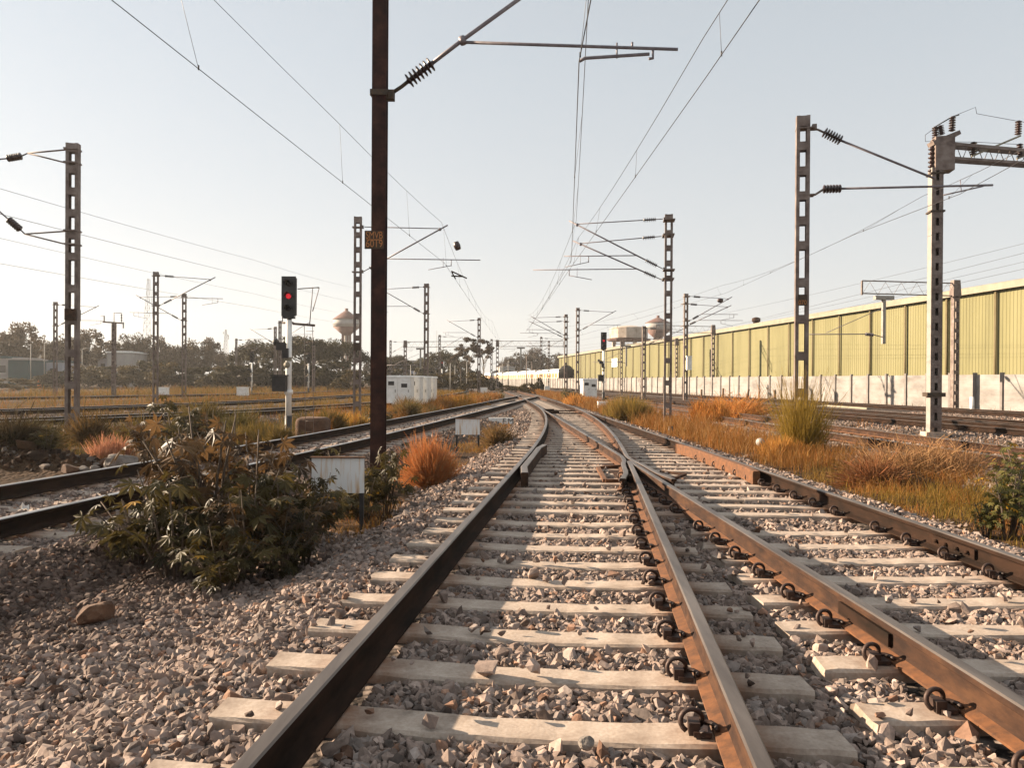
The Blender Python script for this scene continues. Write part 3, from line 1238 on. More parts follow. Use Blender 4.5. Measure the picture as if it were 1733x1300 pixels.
# --- silver switch mast on the right with truss boom and isolators
Y4 = 22.7
p4 = at(1580, 738, Y4)
m4 = empty('switch_mast', (p4.x, Y4, gz(p4.x, Y4) - .05), R(-10), 'silver lattice mast at the right with isolators and a truss boom on its head', 'mast', 'overhead line masts')
mi4 = Matrix.Rotation(R(10), 3, 'Z')
L = lambda px, py, dy=0: mi4 @ (at(px, py, Y4 + dy) - m4.location)
h4 = L(1590, 285).z
mb = MB()
for s in (-1, 1):
    mb.box((s * .15, 0, h4 / 2), (.012, .34, h4)); mb.box((s * .099, -.17, h4 / 2), (.112, .012, h4), 1); mb.box((s * .099, .17, h4 / 2), (.112, .012, h4), 1)  # front and back plates darker than the sides: their shade is painted in
mb.build('column', [M['mast_paint'], M['steel_rust']], m4)
mb = MB()
z = .5
while z < h4 - .3:
    for sy in (-1, 1):
        mb.box((0, sy * .179, z), (.24, .008, .22))
    z += .44
mb.build('batten_plates', [M['steel_rust']], m4)['kind'] = 'stuff'
mb = MB(); mb.box((0, 0, .12), (.62, .62, .28), taper=.9); mb.build('footing', [M['sleeper']], m4)
mb = MB(); mb.box(L(1595, 262), (.52, .46, 1.0)); mb.bar(L(1575, 244), L(1620, 226), .34, .12); mb.build('head_box', [M['steel_rust']], m4)
for z in (295, 359, 668):
    mb = MB(); mb.box((0, 0, L(1580, z).z), (.5 if z > 600 else .40, .42, .05 if z < 600 else .12)); mb.build('band', [M['plate']], m4)
mb = MB()
c1a, c1b, c2a, c2b = L(1610, 246), L(1900, 272), L(1610, 270), L(1900, 290)
for dy in (-.16, .16):
    o_ = Vector((0, dy, 0))
    mb.bar(c1a + o_, c1b + o_, .06, .09); mb.bar(c2a + o_, c2b + o_, .06, .08)
for k in range(16):
    t, t2, t3_ = k / 16, (k + .5) / 16, (k + 1) / 16
    mb.tube([c2a.lerp(c2b, t), c1a.lerp(c1b, t2), c2a.lerp(c2b, t3_)], .014, 5)
mb.build('truss_boom', [M['steel_rust']], m4)
for (a, b) in (((1583, 238), (1583, 214)), ((1611, 222), (1612, 197)), ((1594, 228), (1591, 212)), ((1723, 228), (1724, 204)), ((1647, 262), (1648, 240)), ((1726, 266), (1726, 243)), ((1576, 292), (1577, 248))):
    mb = MB(); insul(mb, L(*a), L(*b), 0, .095, 6, .045); mb.build('insulator', [M['insulator']], m4)
mb = MB(); mb.bar(L(1645, 264), L(1726, 230), .12, .05); mb.bar(L(1722, 268), L(1790, 240), .12, .05); mb.build('switch_arm', [M['cream']], m4)
mb = MB(); mb.tube([L(1583, 214), L(1600, 204), L(1612, 197), L(1623, 194)], .02, 6); mb.tube([L(1612, 197), L(1651, 181), L(1653, 192), L(1724, 205), L(1790, 215)], .008, 5)
mb.tube([L(1580, 218), L(1566, 228), L(1566, 239), L(1648, 240), L(1726, 244)], .008, 5); mb.build('jumper_wire', [M['wire']], m4)

# --- mid distance masts with cantilevers
b5, h5 = mast_at(606, 367)
m5 = empty('catenary_mast', b5, R(5), 'lattice mast just left of the solid brown mast, its cantilever reaching right', 'mast', 'overhead line masts')
lattice_column(h5, parent=m5)
cantilever(m5, 3.05, 7.75, 6.0, 7.72, 1, reg=1.6)
number_plate(m5, 3.05, .26, .30, [], y=-.155)
b6, h6 = mast_at(1132, 363, Y=29.5)
m6 = empty('catenary_mast', b6, R(-8), 'lattice mast right of the main line carrying two crossed cantilevers to the left', 'mast', 'overhead line masts')
lattice_column(h6, parent=m6)
cantilever(m6, 3.35, 7.95, 6.05, 7.80, -1, -.30, reg=.5, pull=-1)
cantilever(m6, 3.25, 7.45, 5.75, 7.20, -1, .55, reg=1.9, pull=1)

# generic prototypes
protoA = empty('catenary_mast', (0, 0, 0), 0, 'mast', 'mast', 'overhead line masts')
lattice_column(8.0, parent=protoA)
cantilever(protoA, 2.9)
protoB = empty('catenary_mast', (0, 0, 0), 0, 'mast', 'mast', 'overhead line masts')
lattice_column(8.0, parent=protoB)
cantilever(protoB, 2.9, y0=-.2); cantilever(protoB, 3.1, 7.3, 5.7, 7.1, 1, .5, reg=1.2, pull=-1)
protoC = empty('catenary_mast', (0, 0, 0), 0, 'mast', 'mast', 'overhead line masts')
lattice_column(8.0, parent=protoC)
used = set()


def mast(px, top, proto, side, label, Y=None, rz=0.0, H=7.9):
    b, h = mast_at(px, top, Y=Y, H=H)
    key = id(proto)
    sc = (1, 1, h / 8.0)
    rot = R(rz) + (0 if side > 0 else math.pi)
    if key not in used:
        used.add(key)
        proto.location = b; proto.rotation_euler = (0, 0, rot); proto.scale = sc; proto['label'] = label
        return proto
    return copy_tree(proto, b, rot, sc, label)


mast(722, 480, protoA, -1, 'lattice mast standing directly behind the white cabinets', rz=-8)
mast(811, 538, protoA, -1, 'lattice mast in front of the tall thin tree near the picture centre', rz=-8)
mast(958, 532, protoB, -1, 'lattice mast left of the red signal, twin cantilevers reaching left', rz=4)
mast(978, 521, protoA, 1, 'lattice mast between the twin cantilever mast and the right red signal', rz=4)
mast(1161, 497, protoB, 1, 'lattice mast with a white box halfway up, in front of the yellow shed', rz=5)
mast(264, 460, protoA, 1, 'taller of two neighbouring lattice masts in the left yard', rz=12)
mast(312, 497, protoA, -1, 'shorter lattice mast right of its taller twin in the left yard', rz=12)
mast(94, 511, protoA, 1, 'thin lattice mast partly behind the tall left mast', rz=12)
mast(400, 573, protoA, 1, 'far thin mast beside the far left signal', rz=-12)
mast(466, 553, protoA, -1, 'far mast just left of the white signal post, lower of two', rz=-10)
mast(474, 543, protoA, 1, 'far mast just left of the white signal post, taller of two', rz=-10)
mast(531, 585, protoC, 1, 'plain mast without arms before the broad dark tree', Y=84)
mast(744, 567, protoA, 1, 'far mast right of the mast behind the cabinets', rz=-6)
mast(661, 576, protoA, 1, 'far mast above the left end of the white cabinets', rz=-6)
mast(832, 574, protoA, 1, 'far mast just right of the tall thin tree', rz=-6)
mast(916, 570, protoA, 1, 'far mast left of the near end of the passenger train', rz=0)
mast(929, 577, protoB, -1, 'far mast with short arms on both sides above the passenger train', rz=0)
mast(1090, 552, protoA, 1, 'lattice mast with a lit edge in front of the shed below the water tower', Y=62, rz=6, H=7.5)
mast(1052, 578, protoC, 1, 'plain mast on the shed side under the rectangular water tank', Y=92)

# white box halfway up one mast
pbx = at(1166, 615, 54.8)
mb = MB(); mb.box((0, 0, 0), (.34, .3, .95)); mb.box((0, 0, .50), (.40, .36, .05))
bx = mb.build('mast_box', [M['white']]); bx.location = pbx
tag(bx, 'narrow white box fixed halfway up a lattice mast', 'equipment box')

# switch structures far left and centre
def portal(px, top, Y, reach, label, drop=None, rz=0.0):
    """mast with a light truss boom reaching sideways and a drop arm"""
    p = at(px, top, Y)
    zb = gz(p.x, Y)
    r = empty('portal_mast', (p.x, Y, zb), R(rz), label, 'mast', 'portal booms')
    h = p.z - zb
    mb = MB()
    for s in (-1, 1):
        mb.box((s * .14, 0, h / 2), (.07, .30, h))
    z = .5
    while z < h - .4:
        mb.box((0, -.155, z), (.24, .01, .22)); z += .6
    mb.build('column', [M['steel_rust']], r)
    mb = MB(); mb.box((0, 0, h - .35), (.48, .42, .95), taper=.8); mb.build('head_box', [M['steel_rust']], r)
    mb = MB()
    s = 1 if reach > 0 else -1
    for dz in (-.05, -.78):
        mb.bar((0, 0, h + dz), (reach, 0, h + dz + .06 * abs(reach) * .2), .07, .06)
    n = max(3, int(abs(reach) / .8))
    for k in range(n):
        a, b = reach * k / n, reach * (k + .5) / n
        mb.tube([(a, 0, h - .78), (b, 0, h - .05)], .010, 4); mb.tube([(b, 0, h - .05), (reach * (k + 1) / n, 0, h - .78)], .010, 4)
    mb.box((reach, 0, h - .4), (.08, .10, .8))
    mb.build('truss_boom', [M['steel_rust']], r)
    if drop is not None:
        mb = MB(); mb.box((drop, 0, h - .95), (1.1, .3, .22), taper=1); mb.bar((drop, 0, h - 1.0), (drop, 0, h - 3.6), .18, .18); mb.build('drop_arm', [M['mast_paint']], r)
        mb = MB(); s_ = -1
        mb.tube([(drop - .1, 0, h - 3.2), (drop - .9, 0, h - 3.0)], .03, 5); insul(mb, (drop - .6, 0, h - 3.1), (drop - 1.1, 0, h - 3.05), 0, .1, 5); mb.tube([(drop - 1.0, 0, h - 3.05), (drop - 4.4, 0, h - 3.1)], .03, 5)
        mb.tube([(drop - .2, 0, h - 1.6), (drop - 3.4, 0, h - 3.0)], .02, 5)
        mb.build('registration_tube', [M['tube']], r)
    return r


portal(1617, 478, 44.5, -5.6, 'nearest portal mast by the wall with long boom and hanging arm', -4.3, 4)
portal(1207, 552, 86, -6.5, 'portal mast halfway along the shed with a plain boom', None, 4)
portal(1090 + 55, 574, 100, -8.0, 'far portal mast on the shed with a boom over the red signal', -6.6, 4)
portal(686, 578, 100, 9.0, 'far portal boom with small insulators behind the white cabinets', 2.0, -4)
portal(832 + 10, 577, 105, 9.0, 'far portal boom with a hanging arm left of the train', 3.2, 0)
p = at(193, 545, 62)
sw = empty('switch_mast', (p.x, 62, gz(p.x, 62)), 0, 'slim mast with a small forked isolator frame on top, in the left yard', 'mast', 'overhead line masts')
h = p.z - sw.location.z
mb = MB(); mb.box((-.1, 0, h / 2), (.07, .28, h)); mb.box((.1, 0, h / 2), (.07, .28, h))
for k in range(16): mb.box((0, -.142, .4 + k * h / 16.5), (.2, .01, .16))
mb.build('column', [M['steel_rust']], sw)
mb = MB(); mb.bar((-.9, 0, h), (.75, 0, h - .1), .1, .12); mb.tube([(0, 0, h), (0, 0, h + .75), (.65, 0, h + .7)], .03, 5); mb.tube([(-.85, 0, h + .5), (-1.1, 0, h + .5)], .02, 5); mb.build('frame', [M['steel_rust']], sw)
for (x, z0, z1) in ((-.8, h + .05, h + .5), (.6, h, h + .65), (.75, h - .5, h)):
    mb = MB(); insul(mb, (x, 0, z0), (x, 0, z1), 0, .08, 5); mb.build('insulator', [M['insulator']], sw)


# ------------------------------------------------------------------ overhead wires
def wire_run(label, cont, cat, drop=True, rad=.0075, name='overhead_wire'):
    """cont/cat: lists of world points (supports); catenary sags between supports"""
    root = empty(name, Vector(cont[0]), 0, label, 'overhead wire')
    o0 = root.location

    def sagged(pts, sag):
        out = []
        for a, b in zip(pts[:-1], pts[1:]):
            a, b = Vector(a), Vector(b)
            L_ = (b - a).length
            n = max(2, int(L_ / 3))
            for k in range(n):
                t = k / n
                q = a.lerp(b, t)
                q.z -= 4 * t * (1 - t) * sag * min(1, (L_ / 45)**2)
                out.append(q)
        out.append(Vector(pts[-1]))
        return out
    mb = MB(); mb.tube([p - o0 for p in sagged(cont, .05)], rad, 4); mb.build('contact_wire', [M['wire']], root)
    if cat:
        cs = sagged(cat, .9 if drop else .15); ct = sagged(cont, .05)
        mb = MB(); mb.tube([p - o0 for p in cs], rad * .9, 4); mb.build('catenary_wire', [M['wire']], root)
        if drop:
            y0 = max(min(p.y for p in cs), 1); y1 = min(max(p.y for p in cs), 120)
            yy = y0 + 3.2
            ycs = np.array([p.y for p in cs]); yct = np.array([p.y for p in ct])
            while yy < y1:
                a = Vector((np.interp(yy, ycs, [p.x for p in cs]), yy, np.interp(yy, ycs, [p.z for p in cs])))
                b = Vector((np.interp(yy, yct, [p.x for p in ct]), yy, np.interp(yy, yct, [p.z for p in ct])))
                mb = MB(); mb.tube([a - o0, b - o0], .0035, 4); mb.tube([b - o0 + Vector((0, 0, -.02)), b - o0 + Vector((0, 0, .05))], .012, 5); mb.build('dropper', [M['wire']], root)
                yy += 6.4
    return root


wire_run('wire pair running over the curved track through the steady arm of the brown mast',
         [(.75, -8, 6.0), at(980, 104, Y2), at(967, 441, 29.3), at(893, 560, 73.5)], [(1.0, -8, 7.3), at(1000, -85, Y2), at(975, 374, 29.3), at(893, 534, 73.5)])
wire_run('wire pair over the straight track, sloping from the top right to the picture centre',
         [at(1640, -516, 5), at(1195, 130, 11.4), at(970, 447, 30), at(889, 563, 73.5)], [(3.4, -8, 7.0), at(1190, 64, 11.4), at(979, 402, 30), at(890, 541, 73.5)])
wl = wire_run('wire pair over the slanting left track, sloping from the top left',
              [at(-200, -337, 6), at(190, 0, 9.2), at(575, 305, 17.4), at(752, 445, 29.6), at(835, 566, 77), (-.5, 140, 6.0)],
              [at(60, -350, 8), at(363, 0, 13), at(570, 205, 17.4), at(747, 376, 29.6), at(833, 543, 77), (-.5, 140, 7.3)])
mb = MB(); a, b = at(771, 409, 33), at(776, 423, 33); mb.lathe(a - wl.location, b - wl.location, [(0, .03), (.05, .12), (.5, .15), (.95, .12), (1, .03)], 12); mb.build('insulator', [M['insulator']], wl)
mb = MB()
for q in (((764, 459), (790, 471)), ((764, 467), (784, 468)), ((764, 459), (771, 472))): mb.bar(at(*q[0], 33) - wl.location, at(*q[1], 33) - wl.location, .09, .05)
mb.build('section_insulator', [M['rail_old']], wl)
wr = wire_run('wire pair over the track to the right of the grass, passing the silver switch mast',
              [at(2300, -40, 9), at(1625, 328, Y3), at(1445, 397, 26), at(1228, 496, 50), (6, 80, 6.0), (0, 130, 6.0)],
              [at(2300, -150, 9), at(1733, 252, 15), at(1563, 331, 24), at(1448, 395, 27.5), at(1222, 483, 50), (5.5, 80, 7.2), (0, 130, 7.2)], True)
mb = MB(); a, b = at(1214, 509, 50), at(1224, 508, 50); mb.lathe(a - wr.location, b - wr.location, [(0, .03), (.1, .11), (.5, .16), (.9, .11), (1, .03)], 12); mb.build('insulator', [M['insulator']], wr)
wire_run('upper pair of thin wires crossing the sky above the yellow shed', [at(2400, 300, 26), at(1733, 428, 34), at(1200, 560, 80), (0, 150, 6)], [at(2400, 260, 26), at(1733, 412, 34), at(1200, 535, 80), (0, 150, 7.3)], False)
wire_run('lower pair of thin wires crossing the sky above the yellow shed', [at(2400, 360, 26), at(1733, 455, 36), at(1200, 570, 85), (2, 150, 6)], [at(2400, 340, 26), at(1733, 443, 36), at(1200, 558, 85), (2, 150, 7.3)], False)
wire_run('upper pair of thin wires over the left yard', [at(-500, 300, 16), at(0, 362, 22), at(430, 470, 50), at(600, 512, 95)], [at(-500, 200, 16), at(0, 319, 24), at(430, 440, 50), at(600, 487, 95)], False)
wire_run('lower pair of thin wires over the left yard', [at(-500, 420, 24), at(0, 446, 30), at(430, 520, 60), at(600, 551, 105)], [at(-500, 360, 24), at(0, 403, 30), at(430, 497, 60), at(600, 533, 105)], False)


# ------------------------------------------------------------------ signals
def signal(px, base, Y, H, label, lit=True, red_at=0, full=False, mirror=1):
    p = at(px, base, Y)
    z0 = gz(p.x, Y)
    r = empty('railway_signal', (p.x, Y, z0), 0, label, 'signal', 'colour light signals')
    zt = H * .745
    mb = MB(); mb.tube([(0, 0, .75 * H / 4.4), (0, 0, zt)], .078, 14); mb.build('post', [M['white']], r)
    mb = MB(); mb.tube([(0, 0, .0), (0, 0, .75 * H / 4.4)], .092, 14); mb.box((0, 0, .03), (.5, .5, .06)); mb.build('post_base', [M['black']], r)
    hz0, hz1 = H * .775, H
    mb = MB()
    w2 = .17
    mb.box((0, .06, (hz0 + hz1) / 2), (.34, .16, hz1 - hz0))
    mb.box((0, -.03, (hz0 + hz1) / 2), (.38, .02, hz1 - hz0 + .06))
    mb.tube([(0, .05, zt), (0, .05, hz0)], .06, 8)
    mb.box((0, .02, hz0 - .06), (.28, .2, .06))
    hd = mb.build('signal_head', [M['black']], r)
    n = 3
    for k in range(n):
        z = hz1 - (k + .5) * (hz1 - hz0) / n
        mb = MB()
        mb.tube([(0, -.045, z), (0, -.06, z)], .070, 16)
        isred = (k == red_at and lit)
        ln = mb.build('lens', [M['red_lamp'] if isred else M['dark_lens']], hd)
        if isred: ln['label'] = 'glowing red lens'
        mb = MB()
        vs, fs = [], []
        for q in range(13):
            a = R(-20 + 220 * q / 12)
            for (yy, rr) in ((-.04, .105), (-.21 + .07 * abs(math.cos(a)) * 0, .10), (-.21, .094), (-.04, .099)):
                vs.append((rr * math.cos(a), yy if yy > -.1 else yy + (.10 if math.sin(a) < .1 else 0), z + rr * math.sin(a)))
        for q in range(12):
            for j in range(4):
                fs.append((q * 4 + j, q * 4 + (j + 1) % 4, (q + 1) * 4 + (j + 1) % 4, (q + 1) * 4 + j))
        mb.add(vs, fs); mb.build('visor', [M['black']], hd)
    # lower fittings
    mb = MB(); mb.box((-.17, -.05, H * .585), (.24, .22, .20)); mb.tube([(-.30, -.05, H * .60), (-.36, -.05, H * .625)], .08, 8); mb.box((-.06, -.05, H * .545), (.16, .2, .26)); mb.build('route_lamp', [M['black']], r)
    mb = MB(); mb.box((-.19, -.08, H * .362), (.36, .30, .40)); mb.box((-.19, -.09, H * .362 + .22), (.42, .36, .03)); mb.build('calling_on_lamp', [M['black']], r)
    mb = MB(); mb.tube([(-.02, -.09, H * .475), (-.02, -.11, H * .475)], .085, 14); mb.box((0, -.08, H * .51), (.2, .05, .10)); mb.build('marker_disc', [M['cream']], r)
    mb = MB(); mb.tube([(0, 0, H * .30), (0, 0, H * .325)], .115, 12); mb.build('collar', [M['white']], r)
    if full:
        mb = MB()
        x1, y1 = .62, .1
        mb.bar((.08, y1, H * .725), (.66, y1, H * .715), .07, .06)
        mb.tube([(x1 - .10, y1, H * .72), (x1 - .02, y1, H * .945), (x1 + .15, y1, H * .94), (x1 - .02, y1, H * .80)], .014, 5)
        mb.tube([(.2, y1, H * .935), (x1 + .15, y1, H * .945)], .014, 5)
        mb.tube([(-.20, y1, H * .73), (-.22, y1, H * .965)], .014, 5)
        mb.tube([(-.2, y1, H * .73), (.1, y1, H * .73)], .03, 5)
        mb.build('safety_cage', [M['steel_rust']], r)
        mb = MB()
        for xx in (.40, .62): mb.tube([(xx, y1 + .1, .1), (xx - .02, y1, H * .72)], .008, 5)
        for k in range(10): mb.tube([(.40, y1 + .1, .3 + k * .3), (.62, y1 + .1, .3 + k * .3)], .006, 4)
        mb.build('ladder', [M['steel_rust']], r)
    return r


signal(488, 738, 20.3, 4.4, 'white post signal beside the slanting left track with black hooded head, its red lamp lit', True, 1, True)
signal(1021, 686, 51, 4.75, 'red lit signal standing in the orange grass in front of the yellow shed', True, 1)
signal(748, 660, 112, 4.3, 'tiny far signal with red light near the central trees', True, 0)
signal(426, 662, 78, 4.4, 'far dark signal on a white post beyond the left yard, under the broad tree edge', False)
signal(522, 664, 76, 4.2, 'far signal on a white post right behind the near white post signal', False)


# ------------------------------------------------------------------ cabinets and boxes
def cabinet(x, y, wd, dp, ht, label, group, doors=1, rz=0.0, name='relay_cabinet'):
    r = empty(name, (x, y, gz(x, y)), R(rz), label, 'cabinet', group)
    mb = MB(); mb.box((0, 0, .06), (wd * .94, dp * .94, .14)); mb.build('plinth', [M['sleeper']], r)
    mb = MB(); mb.box((0, 0, .13 + ht / 2), (wd, dp, ht)); mb.build('body', [M['white']], r)
    mb = MB(); mb.box((0, 0, .13 + ht + .05), (wd + .10, dp + .10, .10), taper=.93); mb.build('roof', [M['white']], r)
    for k in range(doors):
        cx = (k + .5) / doors * wd - wd / 2
        mb = MB(); mb.box((cx, -dp / 2 - .012, .13 + ht / 2), (wd / doors - .06, .024, ht - .10)); d = mb.build('door', [M['white']], r)
        mb = MB(); mb.box((cx, -dp / 2 - .030, .13 + ht * (.78 - .08 * (k % 2))), (.34, .012, .22)); mb.build('window', [M['black']], d)
        mb = MB(); mb.box((cx + wd / doors * .32, -dp / 2 - .035, .13 + ht * .5), (.03, .03, .16)); mb.build('handle', [M['steel']], d)
    return r


for (px, lab, dn) in ((676, 'double door white cabinet, nearest of the row behind the brown mast', 2), (700, 'white cabinet second from the front of the row behind the brown mast', 1), (714, 'white cabinet third in the row behind the brown mast', 1), (724, 'white cabinet at the far right end of the row behind the brown mast', 1)):
    Yc = {676: 43.5, 700: 44.6, 714: 45.6, 724: 46.6}[px]
    p = at(px, 690, Yc)
    cabinet(p.x, Yc, 1.5 if dn == 2 else .95, .8, 1.55, lab, 'white relay cabinets in a row', dn, -6)
p = at(996, 676, 62)
cabinet(p.x, 62, 1.15, 1.0, 1.5, 'single white cabinet behind orange grass left of the right red signal', 'white relay cabinets', 2, 8)


def small_box(px, base, wd, ht, label, Y=None, name='trackside_box', legs=True, mat='white'):
    yh = 645 + .006 * (px - CX)
    Y = Y or F_PX * 1.62 / (base - yh)
    p = at(px, base, Y)
    r = empty(name, (p.x, Y, gz(p.x, Y)), 0, label, 'box', 'small trackside boxes')
    w_, h_ = wd / F_PX * Y, ht / F_PX * Y
    mb = MB(); mb.box((0, 0, h_ * .62), (w_, w_ * .7, h_ * .72)); mb.box((0, 0, h_ * .99), (w_ * 1.06, w_ * .76, h_ * .05)); mb.build('body', [M[mat]], r)
    mb = MB()
    for s in (-1, 1): mb.box((s * w_ * .38, 0, h_ * .13), (.07, .07, h_ * .27))
    mb.build('legs', [M['steel_rust']], r)
    return r


small_box(411, 676, 17, 19, 'white box on legs far behind the near white signal, by the yard track')
small_box(276, 675, 16, 17, 'white box on legs between the two lattice masts in the left yard')
small_box(1020, 694, 17, 15, 'grey white box in front of the right red signal post')
small_box(818, 670, 13, 12, 'grey box beside the track in front of the thin trees')
small_box(926, 665, 9, 10, 'small pale box by the wall under the train end')


# ------------------------------------------------------------------ sign boards
def board(px0, px1, py0, py1, base, Y, label):
    a, b = at(px0, py0, Y), at(px1, py1, Y)
    cx = (a.x + b.x) / 2
    zb = gz(cx, Y)
    r = empty('sign_board', (cx, Y, zb), R(2), label, 'sign', 'white track boards')
    w_, z0, z1 = b.x - a.x, b.z - zb, a.z - zb
    mb = MB(); mb.box((0, 0, (z0 + z1) / 2), (w_, .012, z1 - z0)); mb.build('plate', [M['sign']], r)
    mb = MB(); mb.box((0, -.006, z1 + .008), (w_ + .02, .05, .014)); mb.build('top_edge', [M['rail_foot']], r)
    for s in (-1, 1):
        mb = MB(); mb.bar((s * (w_ / 2 - .03), .03, -.25), (s * (w_ / 2 - .03), .03, z1 - .02), .045, .045); mb.build('post', [M['black']], r)
    return r


board(528, 616, 775, 835, 885, 8.5, 'blank white rust-streaked board on two black posts amid dark weeds, nearest the camera')
board(771, 812, 709, 736, 752, 18.4, 'smaller blank white board on black posts near the orange tumbleweed')
# fouling mark: low board with black letters
pf = at(848, 710, 29.5)
fm = empty('fouling_mark', (pf.x, 29.5, gz(pf.x, 29.5)), R(0), 'low white painted slab lettered FM on the ballast between the converging tracks', 'track marker')
mb = MB(); mb.box((0, 0, .10), (.95, .16, .26)); mb.build('slab', [M['white']], fm)
for i, ch in enumerate('FM'):
    cu = bpy.data.curves.new('lettering', 'FONT'); cu.body = ch; cu.size = .30; cu.extrude = .004; cu.align_x = 'CENTER'
    t = bpy.data.objects.new('lettering', cu); COL.objects.link(t)
    me = bpy.data.meshes.new_from_object(t.evaluated_get(bpy.context.evaluated_depsgraph_get())); bpy.data.objects.remove(t)
    me.materials.clear(); me.materials.append(M['black'])
    o = link('letter', me, fm); o.rotation_euler = (R(90), 0, 0); o.location = (.12 + .25 * i, -.086, .00)

# round disc marker, black stub, short posts
def short_post(px, py0, base, wd, label, mat='wood', lean=0, disc=False, name='marker_post'):
    yh = 645 + .006 * (px - CX)
    Y = F_PX * 1.66 / (base - yh)
    p = at(px, base, Y)
    z0 = gz(p.x, Y)
    h_ = at(px, py0, Y).z - z0
    r = max(.02, wd / F_PX * Y / 2)
    mb = MB()
    if disc:
        mb.bar((0, 0, -.1), (0, 0, h_), .06, .03, 1); mb.tube([(0, -.02, h_ - r), (0, -.045, h_ - r)], r * 1.1, 18, 0); mb.tube([(0, -.018, h_ - r), (0, .01, h_ - r)], r * .8, 12, 1)
    else:
        mb.tube([(0, 0, -.1), (lean * .5, 0, h_ * .5), (lean, .02, h_)], [r, r * .95, r * .9], 7)
    o = mb.build(name, [M[mat], M['rail_foot']])
    o.location = (p.x, Y, z0); o.rotation_euler = (0, 0, R(-35) if disc else 0)
    return tag(o, label, 'marker post', 'short posts beside the tracks')


short_post(1287, 742, 772, 13, 'round white marker disc on a rusty post in the orange grass', 'mast_paint', 0, True, 'marker_disc')
short_post(1135, 722, 734, 9, 'stubby black post in the ballast at the grass edge', 'black')
short_post(1187, 659, 677, 4, 'dark wooden stub near the wall right of the white box mast', 'wood')
short_post(1223, 657, 677, 4, 'dark wooden stub near the wall, second from the white box mast', 'wood', .05)
short_post(1263, 659, 680, 4, 'leaning dark wooden stub behind the straw heap', 'wood', .22)
short_post(1311, 660, 682, 5, 'upright dark stub just right of the straw heap', 'wood')
short_post(1645, 672, 704, 7, 'short white post with dark side before the wall at right', 'white')


# lamp posts and thin poles in the distance
def thin_pole(px, py0, base, Y, label, wd=.16, mat='mast_paint', arm=0):
    p0, p1 = at(px, base, Y), at(px, py0, Y)
    z0 = gz(p0.x, Y)
    mb = MB(); h_ = p1.z - z0
    mb.tube([(0, 0, -.2), (0, 0, h_)], [wd / 2, wd / 3], 7)
    if arm: mb.tube([(0, 0, h_ - .1), (arm * .6, 0, h_ + .1), (arm, 0, h_)], .05, 5)
    o = mb.build('thin_pole', [M[mat]]); o.location = (p0.x, Y, z0)
    return tag(o, label, 'pole', 'thin poles in the yard')


for (px, a, b, Y, lab, arm) in ((52, 582, 648, 115, 'tall thin pale pole right of the teal hut', 0), (75, 580, 645, 120, 'tall thin pale pole in front of the low bluish building', .8), (139, 590, 642, 125, 'thin pole with lamp arm right of the tall left mast', 1.2),
                               (891, 603, 662, 90, 'thin brown pole near the passenger train, tallest there', 0), (695, 618, 648, 105, 'pale thin pole above the white cabinets', 0), (701, 628, 650, 110, 'shorter pale pole above the white cabinets', 0),
                               (762, 615, 654, 100, 'thin pole just right of the tiny far signal', 0), (770, 618, 652, 110, 'thin pole right of a slightly taller one near the tiny far signal', 0), (790, 612, 650, 105, 'thin pole left of the tall thin tree', 0),
                               (819, 620, 652, 110, 'thin pole among the trunks of the tall thin tree', 0), (850, 605, 640, 120, 'thin pole left end of the train roof', 0), (860, 610, 642, 118, 'thin pole over the left part of the train', 0),
                               (900, 612, 645, 118, 'thin pole over the middle of the train', 0), (915 - 75, 630, 650, 112, 'low thin pole before the train tail', 0), (739, 560, 610, 220, 'far thin pole above the central trees', 0)):
    thin_pole(px, a, b, Y, lab, .15, 'mast_paint' if px < 880 else 'steel_rust', arm)
# ------------------------------------------------------------------ boundary wall, shed
def wall_x(y): return 34.56 - .177 * y


M['wallc'] = mottled('precast_wall_concrete', (.125, .110, .100), (.205, .190, .178), .45, .9, 0, .2, .004, c3=(.26, .243, .232), stretch=(1, 1, 2.2), p=(.3, .62))
M['wallpost'] = mottled('wall_post_concrete', (.14, .12, .11), (.20, .18, .17), 1.5, .9, 0, .2, .004)
wall = empty('boundary_wall', (wall_x(80), 80, 0), 0, 'long pale precast concrete plank wall running in front of the yellow shed', 'wall')
wdir = Vector((-.177, 1, 0)).normalized(); wn = Vector((-1, -.177, 0)).normalized()
mb = MB(); bay = 1.95
s = 0.0
p0 = Vector((wall_x(27), 27, 0))
wm = Matrix((wn, wdir, Vector((0, 0, 1)))).transposed()
nb = 112
for i in range(nb):
    c = p0 + wdir * (bay * (i + .5))
    for k in range(7):
        mb.box(c + Vector((0, 0, .14 + .29 * k)) + wn * random.uniform(-.006, .006) - wall.location, (.06, bay - .10, .285), M=wm)
pn = mb.build('wall_panels', [M['wallc']], wall); pn['kind'] = 'stuff'
pme = MB().box((0, 0, 1.06), (.17, .16, 2.16)).build('post', [M['wallpost']])
pme_d = pme.data; bpy.data.objects.remove(pme)
wang = math.atan2(wdir.y, wdir.x) - math.pi / 2
for i in range(98):
    o = link('post', pme_d, wall); o.location = p0 + wdir * (bay * i) + wn * .03 - wall.location; o.rotation_euler = (0, 0, wang)
mb = MB()
for i in range(98, nb + 1): mb.box(p0 + wdir * (bay * i) + wn * .03 + Vector((0, 0, 1.06)) - wall.location, (.17, .16, 2.16), M=wm)
mb.build('far_posts', [M['wallpost']], wall)['kind'] = 'stuff'

